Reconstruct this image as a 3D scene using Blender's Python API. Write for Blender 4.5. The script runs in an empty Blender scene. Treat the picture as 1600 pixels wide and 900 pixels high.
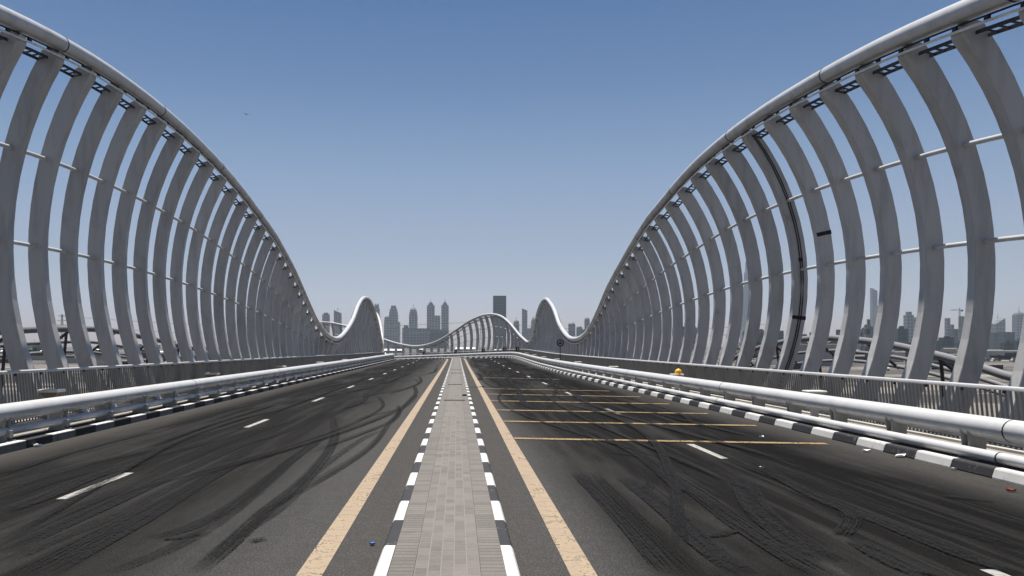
import bpy, math, random
from mathutils import Vector, Matrix
random.seed(7)
SC = bpy.context.scene
COL = SC.collection

# ------------------------------------------------------------------ camera, sky, sun, exposure
F, H, VX, VY = 1280.0, 1.85, 714.0, 540.0          # focal length in pixels of a 1600 px wide frame, eye height, vanishing point
cd = bpy.data.cameras.new('camera'); cam = bpy.data.objects.new('camera', cd); COL.objects.link(cam)
cd.sensor_fit = 'HORIZONTAL'; cd.sensor_width = 36.0; cd.lens = 36.0 * F / 1600
cd.shift_x = (800 - VX) / 1600; cd.shift_y = (VY - 450) / 1600
cd.clip_start = 0.1; cd.clip_end = 20000
cam.location = (0, 0, H); cam.rotation_euler = (math.radians(90), 0, 0)
SC.camera = cam

SUN = Vector((-0.065, 0.24, 1.0)).normalized()
EL = math.asin(SUN.z); AZ = math.atan2(SUN.x, SUN.y)   # azimuth from +Y towards +X
w = bpy.data.worlds.new('World'); SC.world = w; w.use_nodes = True
wn = w.node_tree.nodes; wl = w.node_tree.links
bg = wn['Background']
sky = wn.new('ShaderNodeTexSky'); sky.sky_type = 'NISHITA'; sky.sun_disc = False
sky.sun_elevation = EL; sky.sun_rotation = AZ
sky.altitude = 0; sky.air_density = 1.0; sky.dust_density = 0.5; sky.ozone_density = 2.0
# colour balance of the sky by height above the horizon (dusty pale horizon, deep blue overhead)
tc_ = wn.new('ShaderNodeTexCoord'); sz_ = wn.new('ShaderNodeSeparateXYZ'); wl.new(tc_.outputs['Generated'], sz_.inputs[0])
cr_ = wn.new('ShaderNodeValToRGB'); SKYC = [(0.0, (1.22, 1.14, 1.5)), (.047, (1.24, 1.14, 1.46)), (.078, (1.22, 1.11, 1.26)), (.147, (1.06, .98, 1.09)), (.221, (.81, .885, .99)), (.305, (.48, .66, .85)), (.385, (.29, .545, .775)), (.6, (.2, .42, .68)), (1.0, (.2, .40, .64))]
el_ = cr_.color_ramp.elements
el_[0].position, el_[0].color = SKYC[0][0], (*SKYC[0][1], 1); el_[1].position, el_[1].color = SKYC[-1][0], (*SKYC[-1][1], 1)
for p_, c_ in SKYC[1:-1]: el_.new(p_).color = (*c_, 1)
wl.new(sz_.outputs[2], cr_.inputs[0])
mx_ = wn.new('ShaderNodeMix'); mx_.data_type = 'RGBA'; mx_.blend_type = 'MULTIPLY'; mx_.inputs[0].default_value = 1.0
wl.new(sky.outputs[0], mx_.inputs[6]); wl.new(cr_.outputs[0], mx_.inputs[7])
wl.new(mx_.outputs[2], bg.inputs[0]); bg.inputs[1].default_value = 0.05
sd = bpy.data.lights.new('sun', 'SUN'); sun = bpy.data.objects.new('sun', sd); COL.objects.link(sun)
sd.energy = 5.0; sd.angle = math.radians(0.55); sd.color = (1.0, 0.96, 0.9)
sun.rotation_euler = (-SUN).to_track_quat('-Z', 'Y').to_euler(); sun.location = (0, 0, 60)
SC.view_settings.view_transform = 'Standard'; SC.view_settings.look = 'None'
SC.view_settings.exposure = 1.0; SC.view_settings.gamma = 1.0; SC.view_settings.use_curve_mapping = False
SC.render.engine = 'CYCLES'
SC.cycles.max_bounces = 6; SC.cycles.diffuse_bounces = 3; SC.cycles.glossy_bounces = 2
SC.cycles.transparent_max_bounces = 12; SC.cycles.volume_bounces = 0
SC.cycles.use_denoising = True
try: SC.cycles.denoiser = 'OPENIMAGEDENOISE'; SC.cycles.denoising_input_passes = 'RGB_ALBEDO_NORMAL'; SC.cycles.denoising_prefilter = 'ACCURATE'
except Exception: pass

# ------------------------------------------------------------------ materials
def nd(t, kind, **kw):
    n = t.nodes.new(kind)
    for k, v in kw.items(): setattr(n, k, v)
    return n

def base_mat(name, rough=0.6, spec=0.4, metal=0.0):
    m = bpy.data.materials.new(name); m.use_nodes = True
    b = m.node_tree.nodes['Principled BSDF']
    b.inputs['Roughness'].default_value = rough
    b.inputs['Specular IOR Level'].default_value = spec
    b.inputs['Metallic'].default_value = metal
    return m, m.node_tree, b

def ramp(t, fac, stops):
    r = nd(t, 'ShaderNodeValToRGB')
    full = lambda c: (*c, 1) if hasattr(c, '__len__') else (c, c, c, 1)
    el = r.color_ramp.elements
    el[1].position = stops[-1][0]; el[1].color = full(stops[-1][1])
    el[0].position = stops[0][0]; el[0].color = full(stops[0][1])
    for p, c in stops[1:-1]:
        e = el.new(p); e.color = full(c)
    t.links.new(fac, r.inputs[0]); return r.outputs[0]

def noise(t, vec, scale, detail=4, rough=0.55, dist=0.0):
    n = nd(t, 'ShaderNodeTexNoise'); n.inputs['Scale'].default_value = scale
    n.inputs['Detail'].default_value = detail; n.inputs['Roughness'].default_value = rough
    n.inputs['Distortion'].default_value = dist
    if vec is not None: t.links.new(vec, n.inputs['Vector'])
    return n.outputs['Fac']

def mapping(t, vec, scale=(1, 1, 1), rot=(0, 0, 0)):
    m = nd(t, 'ShaderNodeMapping'); m.inputs['Scale'].default_value = scale; m.inputs['Rotation'].default_value = rot
    t.links.new(vec, m.inputs['Vector']); return m.outputs[0]

def mix(t, fac, a, b, mode='MIX'):
    m = nd(t, 'ShaderNodeMix', data_type='RGBA', blend_type=mode)
    for k, v in ((0, fac), (6, a), (7, b)):
        sock = m.inputs[k]
        if hasattr(v, 'is_linked'): t.links.new(v, sock)
        elif hasattr(v, '__len__'): sock.default_value = (*v, 1) if len(v) == 3 else v
        else: sock.default_value = v if k == 0 else (v, v, v, 1)
    return m.outputs[2]

def math_(t, op, a, b=0.0):
    m = nd(t, 'ShaderNodeMath', operation=op)
    for s, v in ((m.inputs[0], a), (m.inputs[1], b)):
        if hasattr(v, 'is_linked'): t.links.new(v, s)
        else: s.default_value = v
    return m.outputs[0]

def geo_pos(t): return nd(t, 'ShaderNodeNewGeometry').outputs['Position']
def obj_co(t): return nd(t, 'ShaderNodeTexCoord').outputs['Object']
def uv_co(t): return nd(t, 'ShaderNodeTexCoord').outputs['UV']

def bump(t, b, height, strength, dist):
    n = nd(t, 'ShaderNodeBump'); n.inputs['Strength'].default_value = strength; n.inputs['Distance'].default_value = dist
    t.links.new(height, n.inputs['Height']); t.links.new(n.outputs[0], b.inputs['Normal'])

def plain(name, col, rough=0.6, spec=0.4, metal=0.0, var=0.15, scale=3.0):
    m, t, b = base_mat(name, rough, spec, metal)
    f = noise(t, geo_pos(t), scale)
    c0 = tuple(c * (1 - var) for c in col); c1 = tuple(min(1, c * (1 + var)) for c in col)
    t.links.new(ramp(t, f, [(0.3, c0), (0.7, c1)]), b.inputs['Base Color'])
    return m

def paint_mat(name, col, dirt, rough=0.38, streak=True, amount=0.5, each=0.0):
    m, t, b = base_mat(name, rough, 0.45)
    p = geo_pos(t)
    s = noise(t, mapping(t, p, (2.2, 2.2, 0.35)), 2.0, 5, 0.6) if streak else noise(t, p, 2.0, 5, 0.6)
    f = noise(t, p, 0.9, 6, 0.6)
    k = math_(t, 'MULTIPLY', ramp(t, s, [(0.46, 0.0), (0.72, 1.0)]), amount)
    k2 = math_(t, 'MULTIPLY', ramp(t, f, [(0.58, 0.0), (0.75, 1.0)]), amount)
    c = mix(t, k, col, dirt); c = mix(t, k2, c, dirt)
    if each:
        oi = nd(t, 'ShaderNodeObjectInfo')
        c = mix(t, 1.0, c, ramp(t, oi.outputs['Random'], [(0.0, 1 - each), (1.0, 1.0)]), 'MULTIPLY')
        blot = ramp(t, noise(t, p, 0.55, 6, 0.7, 0.6), [(0.66, 0.0), (0.76, 0.5)])
        c = mix(t, blot, c, tuple(x * 0.45 for x in dirt))
    t.links.new(c, b.inputs['Base Color'])
    r = ramp(t, s, [(0.3, rough * 0.8), (0.7, min(1, rough * 1.5))]); t.links.new(r, b.inputs['Roughness'])
    return m

M = {}
M['white'] = paint_mat('rib_paint', (0.42, 0.414, 0.403), (0.24, 0.228, 0.212), 0.36, True, 0.5, 0.16)
M['rail'] = paint_mat('rail_paint', (0.4864, 0.4864, 0.4826), (0.3192, 0.304, 0.2812), 0.32, False, 0.4)
M['pipe'] = paint_mat('pipe_paint', (0.4864, 0.4864, 0.4826), (0.2584, 0.2432, 0.2204), 0.30, False, 0.5)
M['bars'] = paint_mat('baluster_paint', (0.2432, 0.2318, 0.2128), (0.1368, 0.1368, 0.1178), 0.5, True, 0.7)
M['post'] = paint_mat('post_paint', (0.3952, 0.38, 0.3496), (0.228, 0.2052, 0.1748), 0.5, True, 0.6)
M['outer'] = paint_mat('outer_rail_paint', (0.17, 0.17, 0.175), (0.10, 0.095, 0.09), 0.4, False, 0.5)
M['black'] = plain('black_rubber', (0.012, 0.012, 0.013), 0.6, 0.3)
M['tray'] = plain('dark_galvanised', (0.05, 0.05, 0.052), 0.5, 0.4, 0.3)
M['steel'] = plain('bright_tube', (0.66, 0.63, 0.58), 0.35, 0.5, 0.0)
M['grate'] = plain('grate_iron', (0.02, 0.02, 0.02), 0.7, 0.3)
M['yellow_hat'] = plain('yellow_plastic', (0.78, 0.42, 0.03), 0.3, 0.5, 0, 0.05)
M['amber'] = plain('lamp_underside', (0.14, 0.115, 0.06), 0.4, 0.5)
M['lampwhite'] = plain('lamp_housing', (0.58, 0.56, 0.52), 0.45, 0.4)
M['sign_face'] = plain('sign_face', (0.30, 0.30, 0.30), 0.5, 0.3)
M['sign_black'] = plain('sign_black', (0.014, 0.014, 0.014), 0.5, 0.3)
M['concrete'] = plain('concrete', (0.34, 0.32, 0.29), 0.85, 0.2, 0, 0.2, 1.2)
M['bark'] = plain('bark', (0.10, 0.07, 0.05), 0.9, 0.1)
M['leaf'] = plain('leaf', (0.035, 0.05, 0.022), 0.8, 0.2, 0, 0.4, 0.6)
M['paper'] = plain('paper', (0.75, 0.74, 0.70), 0.8, 0.2)
M['blue'] = plain('blue_plastic', (0.03, 0.10, 0.28), 0.4, 0.4)
M['red'] = plain('red_plastic', (0.30, 0.05, 0.03), 0.5, 0.4)
M['wire'] = plain('wire', (0.05, 0.05, 0.055), 0.6, 0.3)
M['lattice'] = plain('lattice_steel', (0.12, 0.12, 0.125), 0.6, 0.3, 0.2)
M['bird'] = plain('feather', (0.03, 0.03, 0.032), 0.8, 0.2)

def asphalt_mat():
    m, t, b = base_mat('asphalt', 0.95, 0.02)
    p = geo_pos(t)
    fine = noise(t, p, 70, 3, 0.7)
    mid = noise(t, p, 6, 5, 0.6)
    big = noise(t, mapping(t, p, (0.8, 0.12, 1)), 0.8, 5, 0.6)
    c = ramp(t, fine, [(0.30, (0.0225, 0.022, 0.0215)), (0.52, (0.054, 0.0525, 0.051)), (0.72, (0.122, 0.119, 0.115))])
    c = mix(t, math_(t, 'MULTIPLY', ramp(t, mid, [(0.35, 0.0), (0.7, 1.0)]), 0.4), c, (0.0354, 0.034, 0.0326))
    # light chippings
    v = nd(t, 'ShaderNodeTexVoronoi'); v.inputs['Scale'].default_value = 9; t.links.new(p, v.inputs['Vector'])
    chip = ramp(t, v.outputs['Distance'], [(0.0, 1.0), (0.07, 0.0)])
    c = mix(t, math_(t, 'MULTIPLY', chip, 0.6), c, (0.1469, 0.1322, 0.1175))
    # rubber laid down where cars spin their wheels: broad lanes, away from the median and from the kerbs
    sx = nd(t, 'ShaderNodeSeparateXYZ'); t.links.new(p, sx.inputs[0])
    ax = math_(t, 'ABSOLUTE', math_(t, 'ADD', sx.outputs[0], 0.08))
    band = ramp(t, math_(t, 'ADD', math_(t, 'DIVIDE', sx.outputs[0], 20.0), 0.5), [(0.115, 0.1), (0.165, 0.9), (0.34, 0.86), (0.42, 0.04), (0.558, 0.04), (0.592, 0.92), (0.80, 1.0), (0.86, 0.35)])
    strk = noise(t, mapping(t, p, (5.0, 0.16, 1), (0, 0, 0.05)), 1.0, 5, 0.6, 0.4)
    k = math_(t, 'MULTIPLY', math_(t, 'MULTIPLY', ramp(t, big, [(0.30, 0.6), (0.50, 1.0)]), band), 1.0)
    k = math_(t, 'MULTIPLY', k, ramp(t, strk, [(0.40, 0.82), (0.50, 1.0)]))
    grain = noise(t, p, 38, 4, 0.75)          # rubber sits on the stone tops, so the grain shows through
    k = math_(t, 'MULTIPLY', k, ramp(t, grain, [(0.36, 0.90), (0.60, 1.0)]))
    c = mix(t, k, c, (0.0034, 0.0033, 0.0033))
    # dust that collects along kerbs and median
    dust = ramp(t, math_(t, 'DIVIDE', ax, 10.0), [(0.055, 0.55), (0.10, 0.12), (0.64, 0.0), (0.76, 0.7)])
    dk = math_(t, 'MULTIPLY', dust, ramp(t, noise(t, p, 1.5, 5, 0.65), [(0.35, 0.25), (0.7, 1.0)]))
    c = mix(t, math_(t, 'MULTIPLY', dk, 0.55), c, (0.0612, 0.0514, 0.0416))
    t.links.new(c, b.inputs['Base Color'])
    t.links.new(ramp(t, k, [(0.0, 0.97), (0.7, 0.88)]), b.inputs['Roughness'])
    bump(t, b, fine, 0.5, 0.012)
    return m
M['asphalt'] = asphalt_mat()

def line_mat(name, col, wear):
    m, t, b = base_mat(name, 0.7, 0.3)
    p = geo_pos(t)
    f = noise(t, p, 22, 5, 0.7); g = noise(t, mapping(t, p, (1, 0.5, 1)), 2.5, 4, 0.6)
    cr = nd(t, 'ShaderNodeTexWave', wave_type='BANDS', bands_direction='Y'); cr.inputs['Scale'].default_value = 1.1
    cr.inputs['Distortion'].default_value = 9; cr.inputs['Detail'].default_value = 4; cr.inputs['Detail Scale'].default_value = 2.5
    t.links.new(p, cr.inputs['Vector'])
    crack = ramp(t, cr.outputs['Fac'], [(0.0, 1.0), (0.05, 0.0)])
    c = mix(t, ramp(t, g, [(0.4, 0.0), (0.75, 0.5)]), col, tuple(x * 0.68 for x in col))
    c = mix(t, math_(t, 'MULTIPLY', crack, 0.6), c, tuple(x * 0.4 for x in col))
    t.links.new(c, b.inputs['Base Color'])
    tr = nd(t, 'ShaderNodeBsdfTransparent'); ms = nd(t, 'ShaderNodeMixShader')
    k = ramp(t, math_(t, 'ADD', math_(t, 'MULTIPLY', f, 0.7), math_(t, 'MULTIPLY', g, 0.3)), [(wear, 0.0), (wear + 0.06, 1.0)])
    t.links.new(k, ms.inputs[0]); t.links.new(tr.outputs[0], ms.inputs[1]); t.links.new(b.outputs[0], ms.inputs[2])
    t.links.new(ms.outputs[0], t.nodes['Material Output'].inputs['Surface'])
    return m
M['yellow_line'] = line_mat('yellow_road_paint', (0.2622, 0.1991, 0.1338), 0.385)
M['bay_line'] = line_mat('worn_yellow_road_paint', (0.2475, 0.1631, 0.0731), 0.43)
M['white_line'] = line_mat('white_road_paint', (0.2924, 0.2812, 0.2587), 0.40)

def skid_mat(name, strength, treads):
    m, t, b = base_mat(name, 0.85, 0.10)
    b.inputs['Base Color'].default_value = (0.0085, 0.0085, 0.009, 1)
    uv = uv_co(t); s = nd(t, 'ShaderNodeSeparateXYZ'); t.links.new(uv, s.inputs[0])
    edge = ramp(t, s.outputs[0], [(0.0, 0.0), (0.05, 1.0), (0.95, 1.0), (1.0, 0.0)])
    ends = ramp(t, s.outputs[1], [(0.0, 0.0), (0.13, 1.0), (0.87, 1.0), (1.0, 0.0)])
    p = geo_pos(t)
    n = noise(t, p, 3.0, 6, 0.75); n2 = noise(t, p, 34, 3, 0.7)
    k = math_(t, 'MULTIPLY', math_(t, 'MULTIPLY', edge, ends), ramp(t, n, [(0.30, 0.5), (0.46, 1.0)]))
    k = math_(t, 'MULTIPLY', k, ramp(t, n2, [(0.40, 0.25), (0.52, 1.0)]))
    # rubber is laid in lengthwise ribs of uneven weight
    cx_ = nd(t, 'ShaderNodeCombineXYZ'); t.links.new(math_(t, 'MULTIPLY', s.outputs[0], treads or 2.0), cx_.inputs[0]); t.links.new(math_(t, 'MULTIPLY', s.outputs[1], 1.2), cx_.inputs[1])
    wv = noise(t, cx_.outputs[0], 2.2, 3, 0.6)
    k = math_(t, 'MULTIPLY', k, ramp(t, wv, [(0.40, 0.15 if treads else 0.6), (0.54, 1.0)]))
    k = math_(t, 'MULTIPLY', k, strength)
    tr = nd(t, 'ShaderNodeBsdfTransparent'); ms = nd(t, 'ShaderNodeMixShader')
    t.links.new(k, ms.inputs[0]); t.links.new(tr.outputs[0], ms.inputs[1]); t.links.new(b.outputs[0], ms.inputs[2])
    t.links.new(ms.outputs[0], t.nodes['Material Output'].inputs['Surface'])
    return m
M['skid_dark'] = skid_mat('dark_tyre_rubber', 1.0, 0)
M['skid_tread'] = skid_mat('tyre_rubber_tread', 1.0, 4)
M['skid_faint'] = skid_mat('faint_tyre_rubber', 0.6, 3)

def paver_mat(name, rows, mw, bw):
    # uv: u runs across the median, v along it, in metres
    m, t, b = base_mat(name, 0.85, 0.2)
    br = nd(t, 'ShaderNodeTexBrick'); br.offset = 0.5; br.offset_frequency = 2; br.squash = 1.0
    br.inputs['Scale'].default_value = 1.0; br.inputs['Mortar Size'].default_value = 0.006
    br.inputs['Mortar Smooth'].default_value = 0.2; br.inputs['Bias'].default_value = 0.0
    br.inputs['Brick Width'].default_value = bw; br.inputs['Row Height'].default_value = mw
    br.inputs['Color1'].default_value = (0.1764, 0.1598, 0.144, 1.0); br.inputs['Color2'].default_value = (0.0828, 0.0734, 0.067, 1.0)
    br.inputs['Mortar'].default_value = (0.1656, 0.1476, 0.1296, 1.0) if rows == 'along' else (0.0612, 0.054, 0.0475, 1.0)
    uv = uv_co(t)
    if rows == 'along':     # columns run along the road
        s = nd(t, 'ShaderNodeSeparateXYZ'); t.links.new(uv, s.inputs[0]); c = nd(t, 'ShaderNodeCombineXYZ')
        t.links.new(s.outputs[1], c.inputs[0]); t.links.new(s.outputs[0], c.inputs[1]); vec = c.outputs[0]
    else: vec = uv; br.offset = 0.0
    t.links.new(vec, br.inputs['Vector'])
    p = geo_pos(t)
    col = mix(t, 0.42, br.outputs['Color'], ramp(t, noise(t, p, 1.3, 5, 0.6), [(0.3, (0.0857, 0.0781, 0.0706)), (0.7, (0.1714, 0.1562, 0.1436))]), 'MIX')
    col = mix(t, 0.35, col, ramp(t, noise(t, p, 60, 3, 0.7), [(0.3, (0.0706, 0.063, 0.058)), (0.7, (0.1663, 0.1562, 0.1462))]))
    col = mix(t, math_(t, 'MULTIPLY', br.outputs['Fac'], 0.8), col, (0.1692, 0.1512, 0.1332) if rows == 'along' else (0.0504, 0.0446, 0.0396))
    st = ramp(t, noise(t, mapping(t, p, (0.6, 3.5, 1)), 1.6, 5, 0.7), [(0.60, 0.0), (0.72, 0.55)])
    col = mix(t, st, col, (0.0454, 0.0418, 0.0393))
    t.links.new(col, b.inputs['Base Color'])
    inv = math_(t, 'SUBTRACT', 1.0, br.outputs['Fac']); bump(t, b, inv, 0.6, 0.006)
    return m
M['paver_mid'] = paver_mat('paving_blocks', 'along', 0.1, 0.2)
M['paver_side'] = paver_mat('edge_paving_blocks', 'across', 0.1, 0.2)

def kerb_mat(name, col, chip_col):
    m, t, b = base_mat(name, 0.75, 0.25)
    p = geo_pos(t)
    f = noise(t, p, 7, 6, 0.72); g = noise(t, p, 1.6, 4, 0.6)
    c = mix(t, ramp(t, g, [(0.35, 0.0), (0.75, 0.45)]), col, tuple(x * 0.62 for x in col))
    c = mix(t, ramp(t, f, [(0.60, 0.0), (0.66, 0.85)]), c, chip_col)
    t.links.new(c, b.inputs['Base Color']); bump(t, b, f, 0.3, 0.01)
    return m
M['kerb_white'] = kerb_mat('kerb_white_paint', (0.4618, 0.4558, 0.4381), (0.225, 0.2131, 0.1954))
M['kerb_shaded'] = kerb_mat('kerb_shaded_paint', (0.16, 0.156, 0.148), (0.048, 0.0464, 0.044))  # white paint darkened to put shade into the left kerb's road face
M['kerb_black'] = kerb_mat('kerb_black_paint', (0.0237, 0.0237, 0.0266), (0.1302, 0.1243, 0.1184))

def walkway_mat():
    m, t, b = base_mat('walkway_paving', 0.85, 0.2)
    uv = uv_co(t); s = nd(t, 'ShaderNodeSeparateXYZ'); t.links.new(uv, s.inputs[0])
    p = geo_pos(t)
    fx = math_(t, 'FRACT', math_(t, 'MULTIPLY', s.outputs[0], 5.0))
    groove = ramp(t, fx, [(0.0, 1.0), (0.07, 1.0), (0.10, 0.0), (1.0, 0.0)])
    fy = math_(t, 'FRACT', math_(t, 'MULTIPLY', s.outputs[1], 1.0))
    gy = ramp(t, fy, [(0.0, 1.0), (0.012, 0.0)])
    c = ramp(t, noise(t, p, 2.0, 5, 0.65), [(0.3, (0.1912, 0.1743, 0.1547)), (0.7, (0.2475, 0.2278, 0.2025))])
    k = math_(t, 'MAXIMUM', groove, gy)
    c = mix(t, math_(t, 'MULTIPLY', k, 0.9), c, (0.0506, 0.045, 0.0394))
    t.links.new(c, b.inputs['Base Color'])
    return m
M['walkway'] = walkway_mat()
M['verge'] = plain('dark_verge', (0.045, 0.042, 0.038), 0.9, 0.15, 0, 0.4, 5)

def ground_mat():
    m, t, b = base_mat('desert_ground', 0.95, 0.1)
    p = geo_pos(t)
    a = noise(t, mapping(t, p, (0.5, 0.8, 1)), 0.010, 8, 0.66)
    c = noise(t, mapping(t, p, (0.35, 1.0, 1)), 0.035, 7, 0.68)
    d = noise(t, p, 0.6, 4, 0.6)
    col = ramp(t, a, [(0.38, (0.0244, 0.022, 0.0195)), (0.45, (0.0781, 0.0674, 0.0562)), (0.52, (0.1465, 0.127, 0.105)), (0.58, (0.1074, 0.0928, 0.0781)), (0.64, (0.0366, 0.0332, 0.0293))])
    col = mix(t, ramp(t, c, [(0.49, 0.0), (0.53, 0.92)]), col, (0.0147, 0.0137, 0.0132))
    col = mix(t, ramp(t, c, [(0.38, 0.8), (0.43, 0.0)]), col, (0.2149, 0.1954, 0.1709))
    col = mix(t, 0.15, col, ramp(t, d, [(0.3, 0.12), (0.7, 0.36)]))
    t.links.new(col, b.inputs['Base Color'])
    return m
M['ground'] = ground_mat()

def facade_mat(name, wall, glass, fw=11.0, fh=11.0, mort=0.24):
    m, t, b = base_mat(name, 0.45, 0.4)
    br = nd(t, 'ShaderNodeTexBrick'); br.offset = 0.0
    br.inputs['Scale'].default_value = 1.0; br.inputs['Brick Width'].default_value = fw; br.inputs['Row Height'].default_value = fh
    br.inputs['Mortar Size'].default_value = fh * mort; br.inputs['Mortar Smooth'].default_value = 0.3
    br.inputs['Color1'].default_value = (*glass, 1); br.inputs['Color2'].default_value = (*[g * 0.75 for g in glass], 1)
    br.inputs['Mortar'].default_value = (*wall, 1)
    o = obj_co(t); s = nd(t, 'ShaderNodeSeparateXYZ'); t.links.new(o, s.inputs[0]); c = nd(t, 'ShaderNodeCombineXYZ')
    t.links.new(math_(t, 'ADD', s.outputs[0], s.outputs[1]), c.inputs[0]); t.links.new(s.outputs[2], c.inputs[1])
    t.links.new(c.outputs[0], br.inputs['Vector'])
    t.links.new(br.outputs['Color'], b.inputs['Base Color'])
    return m
M['fac_stone'] = facade_mat('stone_facade', (0.30, 0.28, 0.26), (0.06, 0.08, 0.105))
M['fac_pale'] = facade_mat('pale_facade', (0.34, 0.32, 0.30), (0.08, 0.095, 0.12))
M['fac_glass'] = facade_mat('glass_facade', (0.05, 0.065, 0.075), (0.022, 0.036, 0.046), 9, 9, 0.12)
M['fac_grey'] = facade_mat('grey_facade', (0.20, 0.20, 0.21), (0.06, 0.07, 0.085))
M['roof'] = plain('roof_metal', (0.11, 0.115, 0.12), 0.6, 0.3)
M['shed_white'] = plain('shed_white', (0.36, 0.34, 0.31), 0.7, 0.3)
M['shed_tan'] = plain('shed_tan', (0.33, 0.27, 0.20), 0.8, 0.2)
M['shed_dark'] = plain('shed_dark', (0.035, 0.035, 0.038), 0.6, 0.3)
M['window'] = plain('dark_window', (0.02, 0.024, 0.03), 0.2, 0.5)

# ------------------------------------------------------------------ mesh builder
class MB:
    def __init__(s): s.v = []; s.f = []; s.m = []; s.uv = {}
    def quad(s, a, b, c, d, mi=0, uv=None):
        n = len(s.v); s.v += [Vector(a), Vector(b), Vector(c), Vector(d)]
        if uv: s.uv[len(s.f)] = uv
        s.f.append((n, n + 1, n + 2, n + 3)); s.m.append(mi)
    def poly(s, pts, mi=0):
        n = len(s.v); s.v += [Vector(p) for p in pts]; s.f.append(tuple(range(n, n + len(pts)))); s.m.append(mi)
    def loft(s, rings, mi=0, closed=True, caps=True):
        n0 = len(s.v); k = len(rings[0])
        for r in rings: s.v += [Vector(p) for p in r]
        for i in range(len(rings) - 1):
            for j in range(k if closed else k - 1):
                a = n0 + i * k + j; b = n0 + i * k + (j + 1) % k
                s.f.append((a, b, b + k, a + k)); s.m.append(mi)
        if caps and closed:
            s.f.append(tuple(n0 + j for j in range(k))[::-1]); s.m.append(mi)
            e = n0 + (len(rings) - 1) * k
            s.f.append(tuple(e + j for j in range(k))); s.m.append(mi)
    def box(s, c, size, mi=0, ex=(1, 0, 0), ey=(0, 1, 0), ez=(0, 0, 1)):
        c = Vector(c); ex = Vector(ex) * size[0] / 2; ey = Vector(ey) * size[1] / 2; ez = Vector(ez) * size[2] / 2
        s.loft([[c - ez - ex - ey, c - ez + ex - ey, c - ez + ex + ey, c - ez - ex + ey],
                [c + ez - ex - ey, c + ez + ex - ey, c + ez + ex + ey, c + ez - ex + ey]], mi)
    def tube(s, pts, r, n=12, mi=0, caps=True):
        pts = [Vector(p) for p in pts]; rings = []; up = Vector((0, 0, 1))
        for i, p in enumerate(pts):
            t = (pts[min(i + 1, len(pts) - 1)] - pts[max(i - 1, 0)]).normalized()
            a = t.cross(up)
            if a.length < 0.05: a = t.cross(Vector((1, 0, 0)))
            a.normalize(); b = a.cross(t).normalized()
            rr = r[i] if hasattr(r, '__len__') else r
            rings.append([p + (a * math.cos(q) + b * math.sin(q)) * rr for q in [6.28318 * j / n for j in range(n)]])
        s.loft(rings, mi, True, caps)
    def lathe(s, c, prof, n=16, mi=0, axis='Z'):
        c = Vector(c)
        s.loft([[c + Vector((r * math.cos(q), r * math.sin(q), z)) for q in [6.28318 * j / n for j in range(n)]] for r, z in prof], mi)
    def build(s, name, mats, parent=None, origin=None, smooth=None):
        if not isinstance(mats, (list, tuple)): mats = [mats]
        if origin is None:
            xs = [p.x for p in s.v]; ys = [p.y for p in s.v]; zs = [p.z for p in s.v]
            origin = Vector(((min(xs) + max(xs)) / 2, (min(ys) + max(ys)) / 2, min(zs)))
        origin = Vector(origin)
        me = bpy.data.meshes.new(name)
        me.from_pydata([p - origin for p in s.v], [], s.f)
        for m in mats: me.materials.append(m)
        me.polygons.foreach_set('material_index', s.m)
        if s.uv:
            ul = me.uv_layers.new(name='uv')
            for fi, uvs in s.uv.items():
                for li, uvv in zip(me.polygons[fi].loop_indices, uvs): ul.data[li].uv = uvv
        if smooth is not None:
            me.polygons.foreach_set('use_smooth', [True] * len(me.polygons))
            try: me.set_sharp_from_angle(angle=math.radians(smooth))
            except Exception: pass
        me.update()
        o = bpy.data.objects.new(name, me); COL.objects.link(o)
        if parent is not None:
            o.parent = parent; o.location = origin - WLOC[parent.name]
        else: o.location = origin
        WLOC[o.name] = origin
        return o
WLOC = {}

def tag(o, label=None, cat=None, group=None, kind=None):
    if label: o['label'] = label
    if cat: o['category'] = cat
    if group: o['group'] = group
    if kind: o['kind'] = kind
    return o
def thing(name, loc, label, cat, group=None):
    o = bpy.data.objects.new(name, None); COL.objects.link(o); o.location = loc; o.empty_display_size = 0.3
    WLOC[o.name] = Vector(loc); return tag(o, label, cat, group)
def copy_tree(o, parent=None, loc=None, rotz=None, scale=None):
    c = o.copy(); COL.objects.link(c); c.parent = parent
    if loc is not None: c.location = loc
    if rotz is not None: c.rotation_euler = (0, 0, rotz)
    if scale is not None: c.scale = (scale,) * 3 if not hasattr(scale, '__len__') else scale
    WLOC[c.name] = Vector(c.location)
    for ch in list(o.children): copy_tree(ch, c)
    return c

# ------------------------------------------------------------------ the bridge's line: u runs along it, x across it
def sm(a, b, t):
    t = min(1, max(0, (t - a) / (b - a))); return t * t * (3 - 2 * t)
def lerp_tab(tab, u):
    if u <= tab[0][0]: return tab[0][1]
    for (a, va), (b, vb) in zip(tab, tab[1:]):
        if u <= b: return va + (vb - va) * sm(0, 1, (u - a) / (b - a)) if False else va + (vb - va) * (u - a) / (b - a)
    return tab[-1][1]
def smooth_tab(tab, u):           # Catmull-Rom through the points of a table
    n = len(tab)
    if u <= tab[0][0]: return tab[0][1]
    if u >= tab[-1][0]: return tab[-1][1]
    for i in range(n - 1):
        if u <= tab[i + 1][0]: break
    x0, y0 = tab[i]; x1, y1 = tab[i + 1]; h = x1 - x0; t = (u - x0) / h
    def slope(k):
        if k == 0 or k == n - 1: return 0.0
        return (tab[k + 1][1] - tab[k - 1][1]) / (tab[k + 1][0] - tab[k - 1][0])
    m0 = slope(i) * h; m1 = slope(i + 1) * h
    return (2*t**3 - 3*t*t + 1) * y0 + (t**3 - 2*t*t + t) * m0 + (3*t*t - 2*t**3) * y1 + (t**3 - t*t) * m1

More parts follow.
